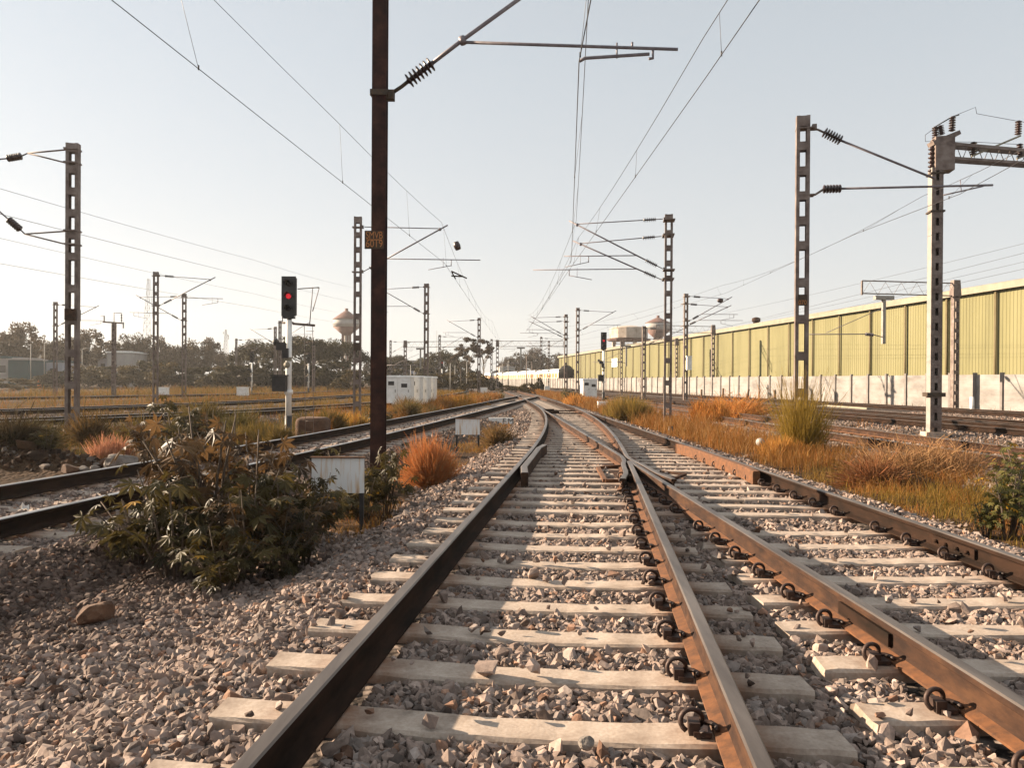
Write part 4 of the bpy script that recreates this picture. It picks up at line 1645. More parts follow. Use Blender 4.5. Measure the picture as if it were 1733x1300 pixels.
M['shed'] = mottled('yellow_green_sheeting', (.122, .112, .046), (.156, .143, .060), .5, .8, 0, 0, c3=(.178, .162, .074), stretch=(1, 1, .10))
M['shed_dark'] = mottled('shed_downpipe', (.10, .075, .03), (.15, .115, .05), 1.0, .7, 0, 0)
M['roof'] = mottled('weathered_roof_sheet', (.13, .09, .06), (.20, .15, .105), .4, .8, 0, 0)
shed = empty('warehouse_shed', (38.2 - .129 * 90, 90, 0), 0, 'very long yellow-green corrugated warehouse behind the boundary wall on the right', 'warehouse')
sd = Vector((-.129, 1, 0)).normalized(); sn = Vector((-1, -.129, 0)).normalized()
sp0 = Vector((38.2 - .129 * 30, 30, 0))
LS = 172.0
prof = []
t = 0.0
while t < LS:
    prof += [(t, 0), (t + .13, 0), (t + .16, .022), (t + .24, .022), (t + .27, 0)]
    t += .30
vs, fs = [], []
for (a, b) in prof:
    q = sp0 + sd * a + sn * b - shed.location
    vs += [(q.x, q.y, 0), (q.x, q.y, 7.72)]
for i in range(len(prof) - 1): fs.append((2 * i, 2 * i + 1, 2 * i + 3, 2 * i + 2))
mb = MB(); mb.add(vs, fs)
e0, e1 = sp0 + sd * LS - shed.location, sp0 + sd * LS - sn * 40 - shed.location
mb.add([e0, e1, e1 + Vector((0, 0, 7.7)), e0.lerp(e1, .5) + Vector((0, 0, 9.6)), e0 + Vector((0, 0, 7.7))], [(0, 1, 2, 3, 4)])
mb.build('wall', [M['shed']], shed)
mb = MB()
a0, a1 = sp0 + sn * .35 - sd * 1 - shed.location, sp0 + sn * .35 + sd * (LS + .4) - shed.location
bk = -sn * 20.4
zt, zr = Vector((0, 0, 8.08)), Vector((0, 0, 9.75))
mb.add([a0 + zt, a1 + zt, a1 + bk + zr, a0 + bk + zr, a0 + bk * 2 + zt, a1 + bk * 2 + zt], [(0, 1, 2, 3), (3, 2, 5, 4)])
mb.build('roof', [M['roof']], shed)
mb = MB(); mb.bar(a0 + Vector((0, 0, 7.83)), a1 + Vector((0, 0, 7.83)), .14, .46); mb.build('fascia', [M['cream']], shed)
dp = MB(); dp.tube([(0, 0, 0), (0, 0, 7.6)], .065, 8); dp.box((-.02, .12, 3.8), (.03, .06, 7.6)); dpo = dp.build('downpipe', [M['shed_dark']]); dpd = dpo.data; bpy.data.objects.remove(dpo)
y = 45.6
while y < 200:
    o = link('downpipe', dpd, shed); q = Vector((38.2 - .129 * y, y, 0)) + sn * .16; o.location = q - shed.location
    y += 4.6
mb = MB(); q = at(1041, 614, 0.0 + 38.2 / ((1041 - CX) / F_PX + .129)) + sn * .12 - shed.location; mb.box(q, (.06, 4.2, 1.6), M=Matrix((sn, sd, Vector((0, 0, 1)))).transposed()); mb.build('blank_board', [M['white']], shed)
qv = Vector((38.2 - .129 * 92, 92, 0)) - sn * 3 - shed.location
mb = MB(); mb.lathe(qv + Vector((0, 0, 8.1)), qv + Vector((0, 0, 9.35)), [(0, .35), (.55, .35), (.56, .5), (.9, .5), (1, .15)], 12); mb.build('roof_vent', [M['rail_rust']], shed)

# ------------------------------------------------------------------ water towers
M['tower_red'] = mottled('faded_red_roof', (.10, .045, .034), (.15, .075, .058), 1, .8, 0, 0)
M['tower_white'] = mottled('tower_whitewash', (.26, .25, .235), (.34, .325, .305), .5, .8, 0, 0)
M['tower_old'] = mottled('stained_tank_concrete', (.22, .17, .13), (.38, .31, .25), .35, .9, 0, 0, c3=(.47, .41, .35))


def bowl_tower(px, Y, zs, rad, label):
    """zs: ground, bowl bottom, bowl rim, cylinder top, apex"""
    p = at(px, 640, Y)
    r = empty('water_tower', (p.x, Y, 0), 0, label, 'water tower', 'conical water towers')
    mb = MB(); mb.lathe((0, 0, 0), (0, 0, 1), [(zs[1], rad * .24), (zs[2], rad)], 24, smooth=True)
    mb.build('bowl', [M['tower_red']], r)
    mb = MB(); mb.lathe((0, 0, 0), (0, 0, 1), [(zs[2], rad), (zs[3], rad * .98)], 24); mb.tube([(rad * 1.05 * math.cos(a), rad * 1.05 * math.sin(a), zs[2] + 1) for a in np.linspace(0, 6.283, 25)], .06, 4)
    mb.build('tank_wall', [M['tower_white']], r)
    mb = MB(); mb.lathe((0, 0, 0), (0, 0, 1), [(zs[3], rad * 1.04), (zs[3] + .12, rad * 1.02), (zs[4] - .9, rad * .18), (zs[4] - .9, rad * .12), (zs[4], rad * .12)], 24); mb.build('roof', [M['tower_red']], r)
    mb = MB(); mb.lathe((0, 0, 0), (0, 0, 1), [(-1, rad * .20), (zs[1] + .1, rad * .20)], 16); mb.build('shaft', [M['tower_white']], r)
    mb = MB()
    for k in range(6):
        a = k * math.pi / 3
        mb.bar((rad * .32 * math.cos(a), rad * .32 * math.sin(a), -1), (rad * .32 * math.cos(a), rad * .32 * math.sin(a), zs[1] + .4), .35, .35)
    mb.build('columns', [M['tower_red']], r)
    return r


def zat(px, py, Y): return at(px, py, Y).z


bowl_tower(586, 250, [0, zat(586, 568, 250), zat(586, 554, 250), zat(586, 541, 250), zat(586, 522, 250)], 4.3, 'red and white conical water tower rising behind the broad tree at left')
bowl_tower(1113, 290, [0, zat(1113, 574, 290), zat(1113, 559, 290), zat(1113, 547, 290), zat(1113, 534, 290)], 4.7, 'red and white conical water tower above the shed roof')
Yt = 240
p = at(1064, 575, Yt)
tk = empty('water_tank', (p.x, Yt, 0), R(10), 'broad old stained concrete water tank on legs above the shed roof', 'water tower')
za, zb_ = zat(1064, 574, Yt), zat(1064, 556, Yt)
mb = MB(); mb.lathe((0, 0, za), (0, 0, zb_ + .8), [(0, 5.6), (.05, 5.9), (.8, 5.9), (.86, 5.6), (1, 2.0)], 14, smooth=False); mb.build('tank', [M['tower_old']], tk)
mb = MB(); mb.lathe((0, 0, za - .6), (0, 0, za), [(0, 6.6), (1, 6.9)], 14, smooth=False); mb.build('gallery', [M['tower_red']], tk)
for k in range(8):
    a = k * math.pi / 4
    mb = MB(); mb.bar((5 * math.cos(a), 5 * math.sin(a), 0), (5 * math.cos(a), 5 * math.sin(a), za - .5), .6, .6); mb.build('leg', [M['tower_old']], tk)


def lattice_tower(px, top, Y, w0, label, dishes=True):
    p = at(px, 645, Y); H = zat(px, top, Y)
    r = empty('lattice_tower', (p.x, Y, 0), 0, label, 'radio tower', 'far lattice radio towers')
    mb = MB()
    n = 14
    for k in range(n):
        z0, z1 = H * k / n, H * (k + 1) / n
        a0, a1 = w0 * (1 - .85 * k / n), w0 * (1 - .85 * (k + 1) / n)
        for s in (-1, 1):
            for q in (-1, 1):
                mb.bar((s * a0, q * a0, z0), (s * a1, q * a1, z1), .09, .09)
            mb.bar((s * a0, -a0, z0), (-s * a1, -a1, z1), .09, .09)
        mb.bar((-a1, -a1, z1), (a1, -a1, z1), .09, .09)
    mb.build('lattice', [M['steel']], r)
    if dishes:
        for k in range(4):
            mb = MB(); mb.box((random.uniform(-1.6, 1.6), -.8, H * random.uniform(.82, .97)), (.22, .2, .8)); mb.build('antenna', [M['steel']], r)


lattice_tower(251, 472, 330, 2.6, 'tall faint lattice tower behind the tallest mast of the left yard', False)
lattice_tower(382, 558, 330, 1.6, 'short lattice tower topped with antennas behind the left tree line')

# ------------------------------------------------------------------ train
M['coach'] = mottled('cream_coach', (.62, .50, .33), (.70, .58, .40), 1, .5, 0, 0)
M['coach_roof'] = mottled('white_coach_roof', (.62, .61, .58), (.72, .71, .68), 1, .5, 0, 0)
M['coach_win'] = flat('orange_window_band', (.34, .14, .05), .4)
cd = wdir
c0 = Vector((wall_x(150) + 2.6, 150, 0))


def coach_builder():
    r = empty('train_coach', (0, 0, 0), 0, 'coach', 'train coach', 'coaches of the passenger train')
    L_ = 22.0
    mb = MB(); sec = [(-1.6, 1.1), (-1.62, 3.1), (-1.55, 3.2), (1.55, 3.2), (1.62, 3.1), (1.6, 1.1)]
    mb.add([(a, 0, b) for a, b in sec] + [(a, L_, b) for a, b in sec], [(i, (i + 1) % 6, 6 + (i + 1) % 6, 6 + i) for i in range(6)] + [tuple(range(6))[::-1], tuple(range(6, 12))]); mb.build('body', [M['coach']], r)
    mb = MB(); ar = [(1.6 * math.cos(R(a)), 3.2 + .85 * math.sin(R(a))) for a in range(0, 181, 20)]
    k = len(ar)
    mb.add([(a, -.05, b) for a, b in ar] + [(a, L_ + .05, b) for a, b in ar], [(i, i + 1, k + i + 1, k + i) for i in range(k - 1)] + [tuple(range(k)), tuple(range(k, 2 * k))[::-1]]); mb.build('roof', [M['coach_roof']], r)
    for i in range(8):
        mb = MB(); mb.box((-1.63, 2 + i * 2.55, 2.65), (.03, 1.5, .8)); mb.build('window', [M['coach_win']], r)
    mb = MB(); mb.box((0, -.06, 2.45), (3.1, .10, 2.9)); mb.lathe((0, -.11, 3.2), (0, -.02, 3.2), [(0, 1.5), (1, 1.5)], 20); mb.build('end_wall', [M['black']], r)  # end of the cream coach coloured black to stand for its shade
    mb = MB()
    for yy in (3.5, 18.5): mb.box((0, yy, .65), (2.2, 3.2, .8))
    mb.build('bogies', [M['black']], r)
    return r


coach = coach_builder()
cl_ = ['nearest coach of the cream passenger train, its dark rounded end facing the camera', 'second coach of the cream passenger train behind the wall', 'third coach of the cream passenger train behind the wall', 'fourth coach of the cream train, half hidden by poles', 'farthest visible coach of the cream train by the central trees']
for i in range(5):
    loc = c0 + cd * (22.6 * i)
    if i == 0: coach.location = loc; coach.rotation_euler = (0, 0, wang); coach['label'] = cl_[0]
    else: copy_tree(coach, loc, wang, None, cl_[i])

# ------------------------------------------------------------------ low buildings at the left
M['teal'] = mottled('teal_painted_wall', (.008, .045, .055), (.014, .065, .075), .6, .8, 0, 0)
M['bluewall'] = mottled('pale_blue_plaster', (.30, .31, .36), (.40, .41, .46), .5, .85, 0, 0)
M['greywall'] = mottled('grey_plaster', (.26, .24, .23), (.36, .34, .32), .4, .85, 0, 0)


def house(px0, px1, top, base, Y, dp, label, mat, roofmat, wins=3, door=True, over=.4):
    a, b = at(px0, base, Y), at(px1, top, Y)
    w_, h_ = b.x - a.x, b.z
    r = empty('low_building', ((a.x + b.x) / 2, Y, 0), R(8), label, 'building')
    mb = MB(); mb.box((0, dp / 2, h_ / 2 - .5), (w_, dp, h_ + .9)); mb.build('wall', [M[mat]], r)
    mb = MB(); mb.box((0, dp / 2, h_ + .08), (w_ + over, dp + over, .22)); mb.box((0, dp / 2, h_ + .26), (w_ * .8, dp * .8, .16)); mb.build('roof', [M[roofmat]], r)
    for k in range(wins):
        x = (k + .5) / wins * w_ - w_ / 2
        mb = MB(); mb.box((x, -.03, h_ * .62), (w_ / wins * .38, .08, h_ * .26)); wv = mb.build('window', [M['dark_lens']], r)
        mb = MB(); mb.box((x, -.06, h_ * .62 - h_ * .14), (w_ / wins * .46, .16, .08)); mb.build('sill', [M['white']], wv)
    if door:
        mb = MB(); mb.box((w_ * .22, -.04, h_ * .33), (1.0, .08, min(2.1, h_ * .66))); mb.build('door', [M['stone_brown']], r)
    return r


house(15, 47, 609, 650, 120, 6, 'small dark teal hut at the left edge beyond the yard', 'teal', 'greywall', 0, False)
house(-60, 15, 606, 648, 121, 6, 'white and teal banded building cut by the left edge', 'greywall', 'teal', 3, False)
house(48, 104, 613, 645, 128, 7, 'low pale bluish building with a teal roof between thin poles', 'bluewall', 'teal', 2, True)
house(182, 222, 597, 645, 150, 9, 'two storey grey building half hidden by trees behind the forked switch mast', 'greywall', 'white', 0, False)
house(166, 182, 603, 640, 152, 8, 'narrow pale green building beside the grey two storey one', 'bluewall', 'teal', 1, False)
house(640, 720, 612, 645, 190, 9, 'long pale building glimpsed behind the trees above the white cabinets', 'bluewall', 'greywall', 4, False)
house(846, 872, 622, 634, 235, 8, 'white low roofed building behind the central tree', 'tower_white', 'greywall', 0, False)
pq = at(67, 645, 117)
mb = MB(); mb.lathe((0, 0, 0), (0, 0, 1.25), [(0, .27), (.1, .30), (.5, .29), (.9, .24), (1, .12)], 12)
o = mb.build('orange_post', [flat('orange_paint', (.60, .17, .035), .7)]); o.location = (pq.x, 117, gz(pq.x, 117)); tag(o, 'small upright orange object in front of the pale bluish building', 'marker')

# ------------------------------------------------------------------ vegetation builders
def leaf_quads(P, N, size, r, fold=.0):
    """diamond leaves at P (n,3) with normals N"""
    n = len(P)
    t = r.normal(size=(n, 3)); t -= (t * N).sum(1)[:, None] * N; t /= np.linalg.norm(t, axis=1)[:, None] + 1e-9
    b = np.cross(N, t)
    s = size if hasattr(size, '__len__') else np.full(n, size)
    s = s[:, None]
    V = np.stack([P - t * s, P + b * s * .45 - N * s * fold, P + t * s, P - b * s * .45 - N * s * fold], 1)
    return V.reshape(-1, 3), np.arange(n * 4)


def crown_cloud(seed, H, W, z0, ncl, nleaf, lsize, shape='round', cols=((.055, .062, .022), (.12, .095, .035)), gap=.35):
    r = np.random.default_rng(seed)
    C = []
    while len(C) < ncl:
        p = r.uniform(-1, 1, 3)
        rr = np.linalg.norm(p)
        if rr > 1 or rr < .45: continue
        if shape == 'umbrella':
            q = np.array([p[0] * W / 2, p[1] * W / 2, 0]); rad = np.hypot(p[0], p[1])
            q[2] = z0 + (H - z0) * (.35 + .55 * (1 - rad**2) + .18 * p[2])
        else:
            q = np.array([p[0] * W / 2, p[1] * W / 2, z0 + (H - z0) * (.5 + .5 * p[2])])
            if p[2] < -.4 and r.uniform() < .5: continue
        C.append(q)
    C = np.array(C)
    cr = r.uniform(.09, .19, ncl) * W * (.8 if shape == 'umbrella' else 1)
    ci = r.integers(0, ncl, nleaf)
    d = r.normal(size=(nleaf, 3)); d /= np.linalg.norm(d, axis=1)[:, None]
    rad = r.uniform(.25, 1, nleaf)[:, None] ** .6
    sc = np.array([1, 1, .55 if shape == 'umbrella' else .75])
    P = C[ci] + d * rad * cr[ci][:, None] * sc
    N = d + r.normal(size=(nleaf, 3)) * .7; N /= np.linalg.norm(N, axis=1)[:, None]
    V, Fq = leaf_quads(P, N, lsize * r.uniform(.6, 1.3, nleaf), r)
    t = np.clip(r.uniform(0, 1, ncl)[ci] * .7 + r.uniform(0, .3, nleaf), 0, 1)[:, None]
    c = np.array(cols[0]) * (1 - t) + np.array(cols[1]) * t
    return V, Fq, np.repeat(c, 4, 0), C


def tree_proto(name, seed, H, W, z0, ncl, nleaf, ls, shape='round', cols=None, trunk=.25, nl=9, forks=1, cat='tree'):
    root = empty(name, (0, 0, 0), 0, name, cat)
    kw = dict(cols=cols) if cols else {}
    V, Fq, c, C = crown_cloud(seed, H, W, z0, ncl, nleaf, ls, shape, **kw)
    np_mesh('crown', V, Fq, 4, M['crown'], root, col=c)
    mb = MB(); r = random.Random(seed)
    top = Vector((r.uniform(-.3, .3), r.uniform(-.3, .3), z0 + (H - z0) * .25))
    base = [Vector((0, 0, -.3)), Vector((r.uniform(-.15, .15), 0, top.z * .5)), top]
    mb.tube(base, [trunk, trunk * .75, trunk * .55], 8)
    for k in range(nl):
        q = Vector(C[r.randrange(len(C))])
        st = base[1].lerp(top, r.uniform(.2, 1))
        md = st.lerp(q, .5) + Vector((0, 0, .08 * H * (1 if shape != 'umbrella' else -.3)))
        mb.tube([st, md, q], [trunk * .42, trunk * .25, trunk * .08], 6)
    mb.build('trunk', [M['trunk']], root)
    return root


G1 = ((.024, .017, .010), (.070, .047, .024))     # dusty brown green
G2 = ((.008, .008, .004), (.050, .040, .010))     # rain tree
G3 = ((.030, .019, .011), (.078, .050, .027))     # dry brown
G4 = ((.022, .018, .006), (.085, .055, .012))     # yellow scrub
protos = {
    'a': tree_proto('broadleaf_tree', 1, 10, 10, 2.2, 46, 4600, .30, 'round', G1),
    'b': tree_proto('broadleaf_tree', 2, 10, 9, 2.6, 36, 3600, .28, 'round', G3),
    'c': tree_proto('broadleaf_tree', 3, 10, 11, 1.6, 52, 5200, .30, 'round', G1),
    'u': tree_proto('rain_tree', 4, 8, 12, 3.6, 70, 7500, .24, 'umbrella', G2, .32, 16),
    'v': tree_proto('rain_tree', 5, 8, 13, 3.4, 64, 7000, .24, 'umbrella', G2, .3, 14),
    't': tree_proto('thin_tree', 6, 10, 5.5, 5.0, 26, 2200, .22, 'umbrella', G3, .16, 12),
    's': tree_proto('wild_shrub', 7, 4, 6, .2, 30, 3000, .22, 'round', G4, .08, 6, cat='shrub'),
    'd': tree_proto('wild_shrub', 8, 4, 6, .2, 34, 3600, .24, 'round', G2, .08, 6, cat='shrub'),
}
used_t = set()


def tree(k, px, top, wpx, Y, label, group=None, rz=None):
    pr = protos[k]
    H0 = {'a': 10, 'b': 10, 'c': 10, 'u': 8, 'v': 8, 't': 10, 's': 4, 'd': 4}[k]
    W0 = {'a': 10, 'b': 9, 'c': 11, 'u': 12, 'v': 13, 't': 5.5, 's': 6, 'd': 6}[k]
    p = at(px, 645, Y)
    zb = gz(p.x, Y) if Y < 120 else -.2
    h = zat(px, top, Y) - zb
    sx = wpx / F_PX * Y / W0
    sc = (sx, sx, h / H0)
    rz = rz if rz is not None else random.uniform(0, 6.28)
    if k not in used_t:
        used_t.add(k); o = pr
        o.location = (p.x, Y, zb); o.rotation_euler = (0, 0, rz); o.scale = sc; o['label'] = label
    else:
        o = copy_tree(pr, (p.x, Y, zb), rz, sc, label)
    o['group'] = group or 'trees beyond the yard'
    return o


for a in (('c', -95, 548, 150, 132, 'hazy broad tree cut off by the left edge'), ('a', -15, 556, 110, 136, 'hazy brown-green tree above the banded building at the left edge'), ('b', 38, 551, 80, 142, 'rounded brown tree above the teal hut'),
          ('a', 78, 571, 70, 150, 'lower hazy tree between two thin pale poles'), ('c', 112, 572, 80, 148, 'tree directly behind the tall left mast'), ('b', 150, 562, 80, 152, 'tree just right of the tall left mast'),
          ('a', 192, 574, 76, 158, 'tree behind the forked switch mast'), ('c', 228, 568, 70, 160, 'tree left of the tallest yard mast with the lattice tower above it'), ('b', 262, 572, 62, 162, 'tree straight behind the taller yard mast'),
          ('a', 295, 583, 66, 160, 'tree between the taller and shorter yard masts'), ('c', 328, 578, 66, 168, 'tree right of the shorter yard mast'), ('b', 355, 576, 52, 170, 'slim crowned tree left of the antenna tower'),
          ('a', 385, 596, 60, 165, 'low tree under the antenna tower'), ('v', 438, 584, 100, 128, 'left one of the broad flat crowned dark trees near the signal'), ('u', 512, 577, 130, 124, 'largest flat crowned dark tree right behind the white signal post'),
          ('v', 575, 583, 100, 130, 'flat crowned dark tree below the conical water tower'), ('u', 668, 606, 70, 165, 'small flat crowned tree above the white cabinets'), ('v', 744, 599, 84, 170, 'pale flat crowned tree right of the mast behind the cabinets'),
          ('t', 793, 574, 46, 130, 'tall thin tree with an airy crown left of the central mast'), ('t', 818, 577, 40, 134, 'tall thin tree with an airy crown right of the central mast'), ('t', 780, 590, 40, 140, 'shorter thin tree leaning left of the airy pair'),
          ('c', 888, 598, 60, 255, 'dense dark round tree behind the train'), ('b', 905, 592, 44, 262, 'brownish tree behind the train, right of the dense round one'), ('b', 862, 606, 36, 262, 'sparse tree left of the dense round one behind the train'),
          ('a', 945, 596, 50, 270, 'sparse tree at the far end of the yellow shed'), ('c', 720, 612, 70, 200, 'low dark tree behind the far signal'), ('a', 640, 612, 50, 190, 'tree glimpsed between the two near left masts')):
    tree(*a)
for i, (k, px, top, wd, Y, lab) in enumerate((('s', 30, 642, 120, 100, 'yellow shrub before the banded building'), ('d', 95, 628, 60, 118, 'dark shrub left of the tall left mast base'), ('s', 135, 622, 80, 118, 'yellow-brown shrub right of the tall left mast'),
                         ('d', 170, 620, 80, 125, 'dark shrub below the narrow green building'), ('s', 215, 622, 90, 120, 'shrub below the grey two storey building'), ('d', 255, 612, 80, 122, 'dark shrub between the yard masts'), ('s', 290, 618, 70, 112, 'yellow shrub at the foot of the shorter yard mast'),
                         ('d', 330, 622, 90, 112, 'dark shrub right of the shorter yard mast'), ('s', 372, 624, 70, 108, 'yellow shrub left of the far thin mast'), ('d', 405, 618, 80, 104, 'dark shrub by the far dark signal'), ('d', 455, 611, 110, 110, 'dark undergrowth left of the white signal post'),
                         ('d', 505, 613, 110, 112, 'dark undergrowth right of the white signal post'), ('d', 555, 611, 110, 110, 'dark undergrowth left of the mast beside the brown mast'), ('s', 600, 628, 70, 100, 'yellow scrub behind the mast beside the brown mast'),
                         ('d', 665, 626, 80, 140, 'dull scrub behind the white cabinets'), ('s', 760, 634, 90, 110, 'yellow scrub right of the far signal'), ('s', 798, 634, 60, 105, 'yellow scrub at the foot of the thin trees'), ('d', 836, 640, 30, 120, 'dark scrub right of the thin trees'),
                         ('s', 858, 653, 40, 100, 'low yellow scrub beside the converging rails'), ('d', 913, 640, 16, 92, 'upright dark bush in front of the wall by the train'), ('s', 898, 650, 40, 90, 'low scrub before the wall under the train'), ('d', 780, 612, 60, 150, 'dark scrub behind the thin trees'), ('d', 725, 622, 80, 150, 'dull scrub behind the tiny far signal'))):
    tree(k, px, top, wd, Y, lab, 'shrubs along the yard')


# grass blades
def blades(name, X, Yv, h, wd, cols, seed, lean=.35, parent=None, z=None, dirs=None, mat='grass'):
    r = np.random.default_rng(seed)
    n = len(X)
    z = zg(X, Yv) - .01 if z is None else z
    a = r.uniform(0, 2 * np.pi, n)
    if dirs is None:
        d = np.stack([np.cos(a), np.sin(a), np.zeros(n)], 1) * (r.uniform(0, 1, n) * lean)[:, None]
        d[:, 2] = 1
        d /= np.linalg.norm(d, axis=1)[:, None]
    else:
        d = dirs
    b = r.uniform(0, 2 * np.pi, n)
    side = np.stack([np.cos(b), np.sin(b), np.zeros(n)], 1) * (wd[:, None] if hasattr(wd, '__len__') else wd)
    P = np.stack([X, Yv, z], 1)
    bend = np.stack([np.cos(a), np.sin(a), -.3 * np.ones(n)], 1) * (h * r.uniform(.05, .35, n))[:, None]
    m1 = P + d * (h * .55)[:, None]
    tp = P + d * h[:, None] + bend
    V = np.stack([P - side, P + side, m1 + side * .8, m1 - side * .8, m1 - side * .8, m1 + side * .8, tp + side * .35, tp - side * .35], 1).reshape(-1, 3)
    return np_mesh(name, V, np.arange(n * 8), 4, M[mat], parent, col=np.repeat(cols, 8, 0))


def mixcol(r, n, a, b, extra=None, pe=.0):
    t = r.uniform(0, 1, n)[:, None]
    c = np.array(a) * (1 - t) + np.array(b) * t
    if extra is not None:
        c = np.where((r.uniform(0, 1, n) < pe)[:, None], np.array(extra), c)
    return c


GOLD, ORANGE, OLIVE, STRAW = (.215, .110, .026), (.235, .083, .019), (.050, .048, .012), (.32, .19, .075)


def grass_area(name, label, cnt, yr, xf, hf, cols, seed, dens):
    r = np.random.default_rng(seed)
    y = yr[0] + (yr[1] - yr[0]) * r.uniform(0, 1, cnt) ** 1.35
    x0, x1 = xf(y)
    x = x0 + (x1 - x0) * r.uniform(0, 1, cnt)
    # tussocks
    x += r.normal(0, .02, cnt); 
    ok = r.uniform(0, 1, cnt) < dens(x, y)
    ok &= np.abs(x) < y * .75 + 2
    x, y = x[ok], y[ok]
    n = len(x)
    h = hf(x, y) * (.28 + 1.1 * r.uniform(0, 1, n) ** 2)
    wd = np.maximum(.0026, y * .00022) * r.uniform(.7, 1.3, n)
    c = cols(r, x, y)
    o = blades(name, x, y, h, wd, c, seed + 1)
    tag(o, label, 'grass', kind='stuff')


def clump(x, y, s=1.6, ph=0): return .5 + .5 * wob(x, y, s, ph) * 1.6


def colR(r, x, y):
    n = len(x)
    base = mixcol(r, n, GOLD, ORANGE, STRAW, .15)
    near = mixcol(r, n, (.20, .15, .03), (.34, .19, .035), OLIVE, .3)
    k = sst(y + wob(x, y, 2) * 1.5, 12, 15.5)[:, None]
    return near * (1 - k) + base * k


grass_area('dry_grass', 'orange gold dry grass filling the strip right of the straight track', 70000, (6.5, 62),
           lambda y: (D_rail(y) + 1.25, T7(y) - 1.75), lambda x, y: (.10 + .40 * sst(y, 12, 17) * (1 - .3 * sst(y, 35, 60))) * (.6 + .6 * np.clip(clump(x, y, 1.1), 0, 1)), colR, 11,
           lambda x, y: np.clip(clump(x, y, 1.5) * 1.5 - .12, 0, 1) * (1 - .6 * ((y > 11.6) & (y < 14.6) & (x > 6.4))) * sst(x, D_rail(y) + 1.3, D_rail(y) + 2.0))
grass_area('dry_grass', 'low yellow weeds on the near right bank beside the straight track', 34000, (6.3, 14.5), lambda y: (D_rail(y) + 1.35, T7(y) - 1.8), lambda x, y: .10 + .20 * np.clip(clump(x, y, 1.6), 0, 1),
           lambda r, x, y: np.where((clump(x, y, 1.9, 4) > .6)[:, None], mixcol(r, len(x), (.24, .115, .022), ORANGE, STRAW, .15), mixcol(r, len(x), (.21, .125, .020), (.10, .075, .015), GOLD, .3)), 41,
           lambda x, y: np.clip(clump(x, y, 1.7, 1) * 1.2 + .05, 0, 1) * sst(x, D_rail(y) + 1.35, D_rail(y) + 1.9))
grass_area('dry_grass', 'straw tufts between the right hand tracks', 16000, (17, 75), lambda y: (T7(y) + 1.7, T8(y) - 1.7), lambda x, y: .12 + .2 * np.clip(clump(x, y), 0, 1), lambda r, x, y: mixcol(r, len(x), GOLD, ORANGE, STRAW, .2), 13, lambda x, y: np.clip(clump(x, y, 1.2, 3) * 1.2 - .45, 0, 1))
grass_area('dry_grass', 'low scrub grass along the foot of the boundary wall', 9000, (33, 130), lambda y: (T10(y) + 1.2, wall_x(y) - .1), lambda x, y: .2 + .25 * np.clip(clump(x, y), 0, 1), lambda r, x, y: mixcol(r, len(x), GOLD, OLIVE, STRAW, .2), 15, lambda x, y: np.clip(clump(x, y, .8, 1) * 1.3 - .3, 0, 1))
grass_area('dry_grass', 'yellow and olive weeds between the slanting track and the left yard', 75000, (11, 70), lambda y: (np.maximum(T4(y) + 1.7, -26), np.maximum(E_rail(y) - 1.5, T4(y) + 2)),
           lambda x, y: (.14 + .30 * np.clip(clump(x, y, .9), 0, 1)) * (1 + .5 * sst(x, -9, -6)), lambda r, x, y: np.where((clump(x, y, .7, 5) + sst(y, 28, 45) * .5 > .80)[:, None], mixcol(r, len(x), GOLD, ORANGE, STRAW, .12), mixcol(r, len(x), (.115, .080, .022), OLIVE, GOLD, .22)), 17,
           lambda x, y: np.clip(clump(x, y, 1.3) * 1.5 - .1, 0, 1) * sst(y, 13.5, 16))
grass_area('dry_grass', 'golden grass between the curved tracks of the left yard', 45000, (20, 110), lambda y: (T5(y) + 1.5, T4(y) - 1.6), lambda x, y: .16 + .28 * np.clip(clump(x, y, .7), 0, 1), lambda r, x, y: mixcol(r, len(x), (.17, .10, .025), (.10, .075, .02), GOLD, .3), 19, lambda x, y: np.clip(.05 + clump(x, y, .6) * 1.2, 0, 1))
grass_area('dry_grass', 'golden grass beyond the middle curved track of the left yard', 40000, (30, 120), lambda y: (T6(y) + 1.5, T5(y) - 1.6), lambda x, y: .2 + .35 * np.clip(clump(x, y, .5), 0, 1), lambda r, x, y: mixcol(r, len(x), (.18, .10, .025), (.10, .07, .02), ORANGE, .15), 21, lambda x, y: np.clip(.45 + clump(x, y, .5), 0, 1))
grass_area('dry_grass', 'tall yellow grass along the far side of the left yard', 30000, (50, 130), lambda y: (T6(y) - 25, T6(y) - 1.6), lambda x, y: .35 + .5 * np.clip(clump(x, y, .4), 0, 1), lambda r, x, y: mixcol(r, len(x), (.19, .11, .028), (.08, .06, .018), ORANGE, .1), 23, lambda x, y: np.clip(.5 + clump(x, y, .4), 0, 1))
grass_area('dry_grass', 'sparse golden tufts in the gap between the slanting and curved tracks', 26000, (7.6, 34), lambda y: (F_rail(y) + 1.3, A_rail(y) - 1.3), lambda x, y: .07 + .14 * np.clip(clump(x, y, 1.5), 0, 1), lambda r, x, y: mixcol(r, len(x), GOLD, (.24, .14, .04), ORANGE, .2), 25, lambda x, y: np.clip(clump(x, y, 1.4, 2) * 1.5 - .55, 0, 1) * .8)
grass_area('dry_grass', 'orange grass right of the main line beyond the turnout', 26000, (55, 120), lambda y: (D_rail(y) + 1.6, T7(y) - 1.2), lambda x, y: .3 + .3 * np.clip(clump(x, y, .8), 0, 1), lambda r, x, y: mixcol(r, len(x), GOLD, ORANGE, STRAW, .2), 27, lambda x, y: np.clip(.4 + clump(x, y, .8), 0, 1))


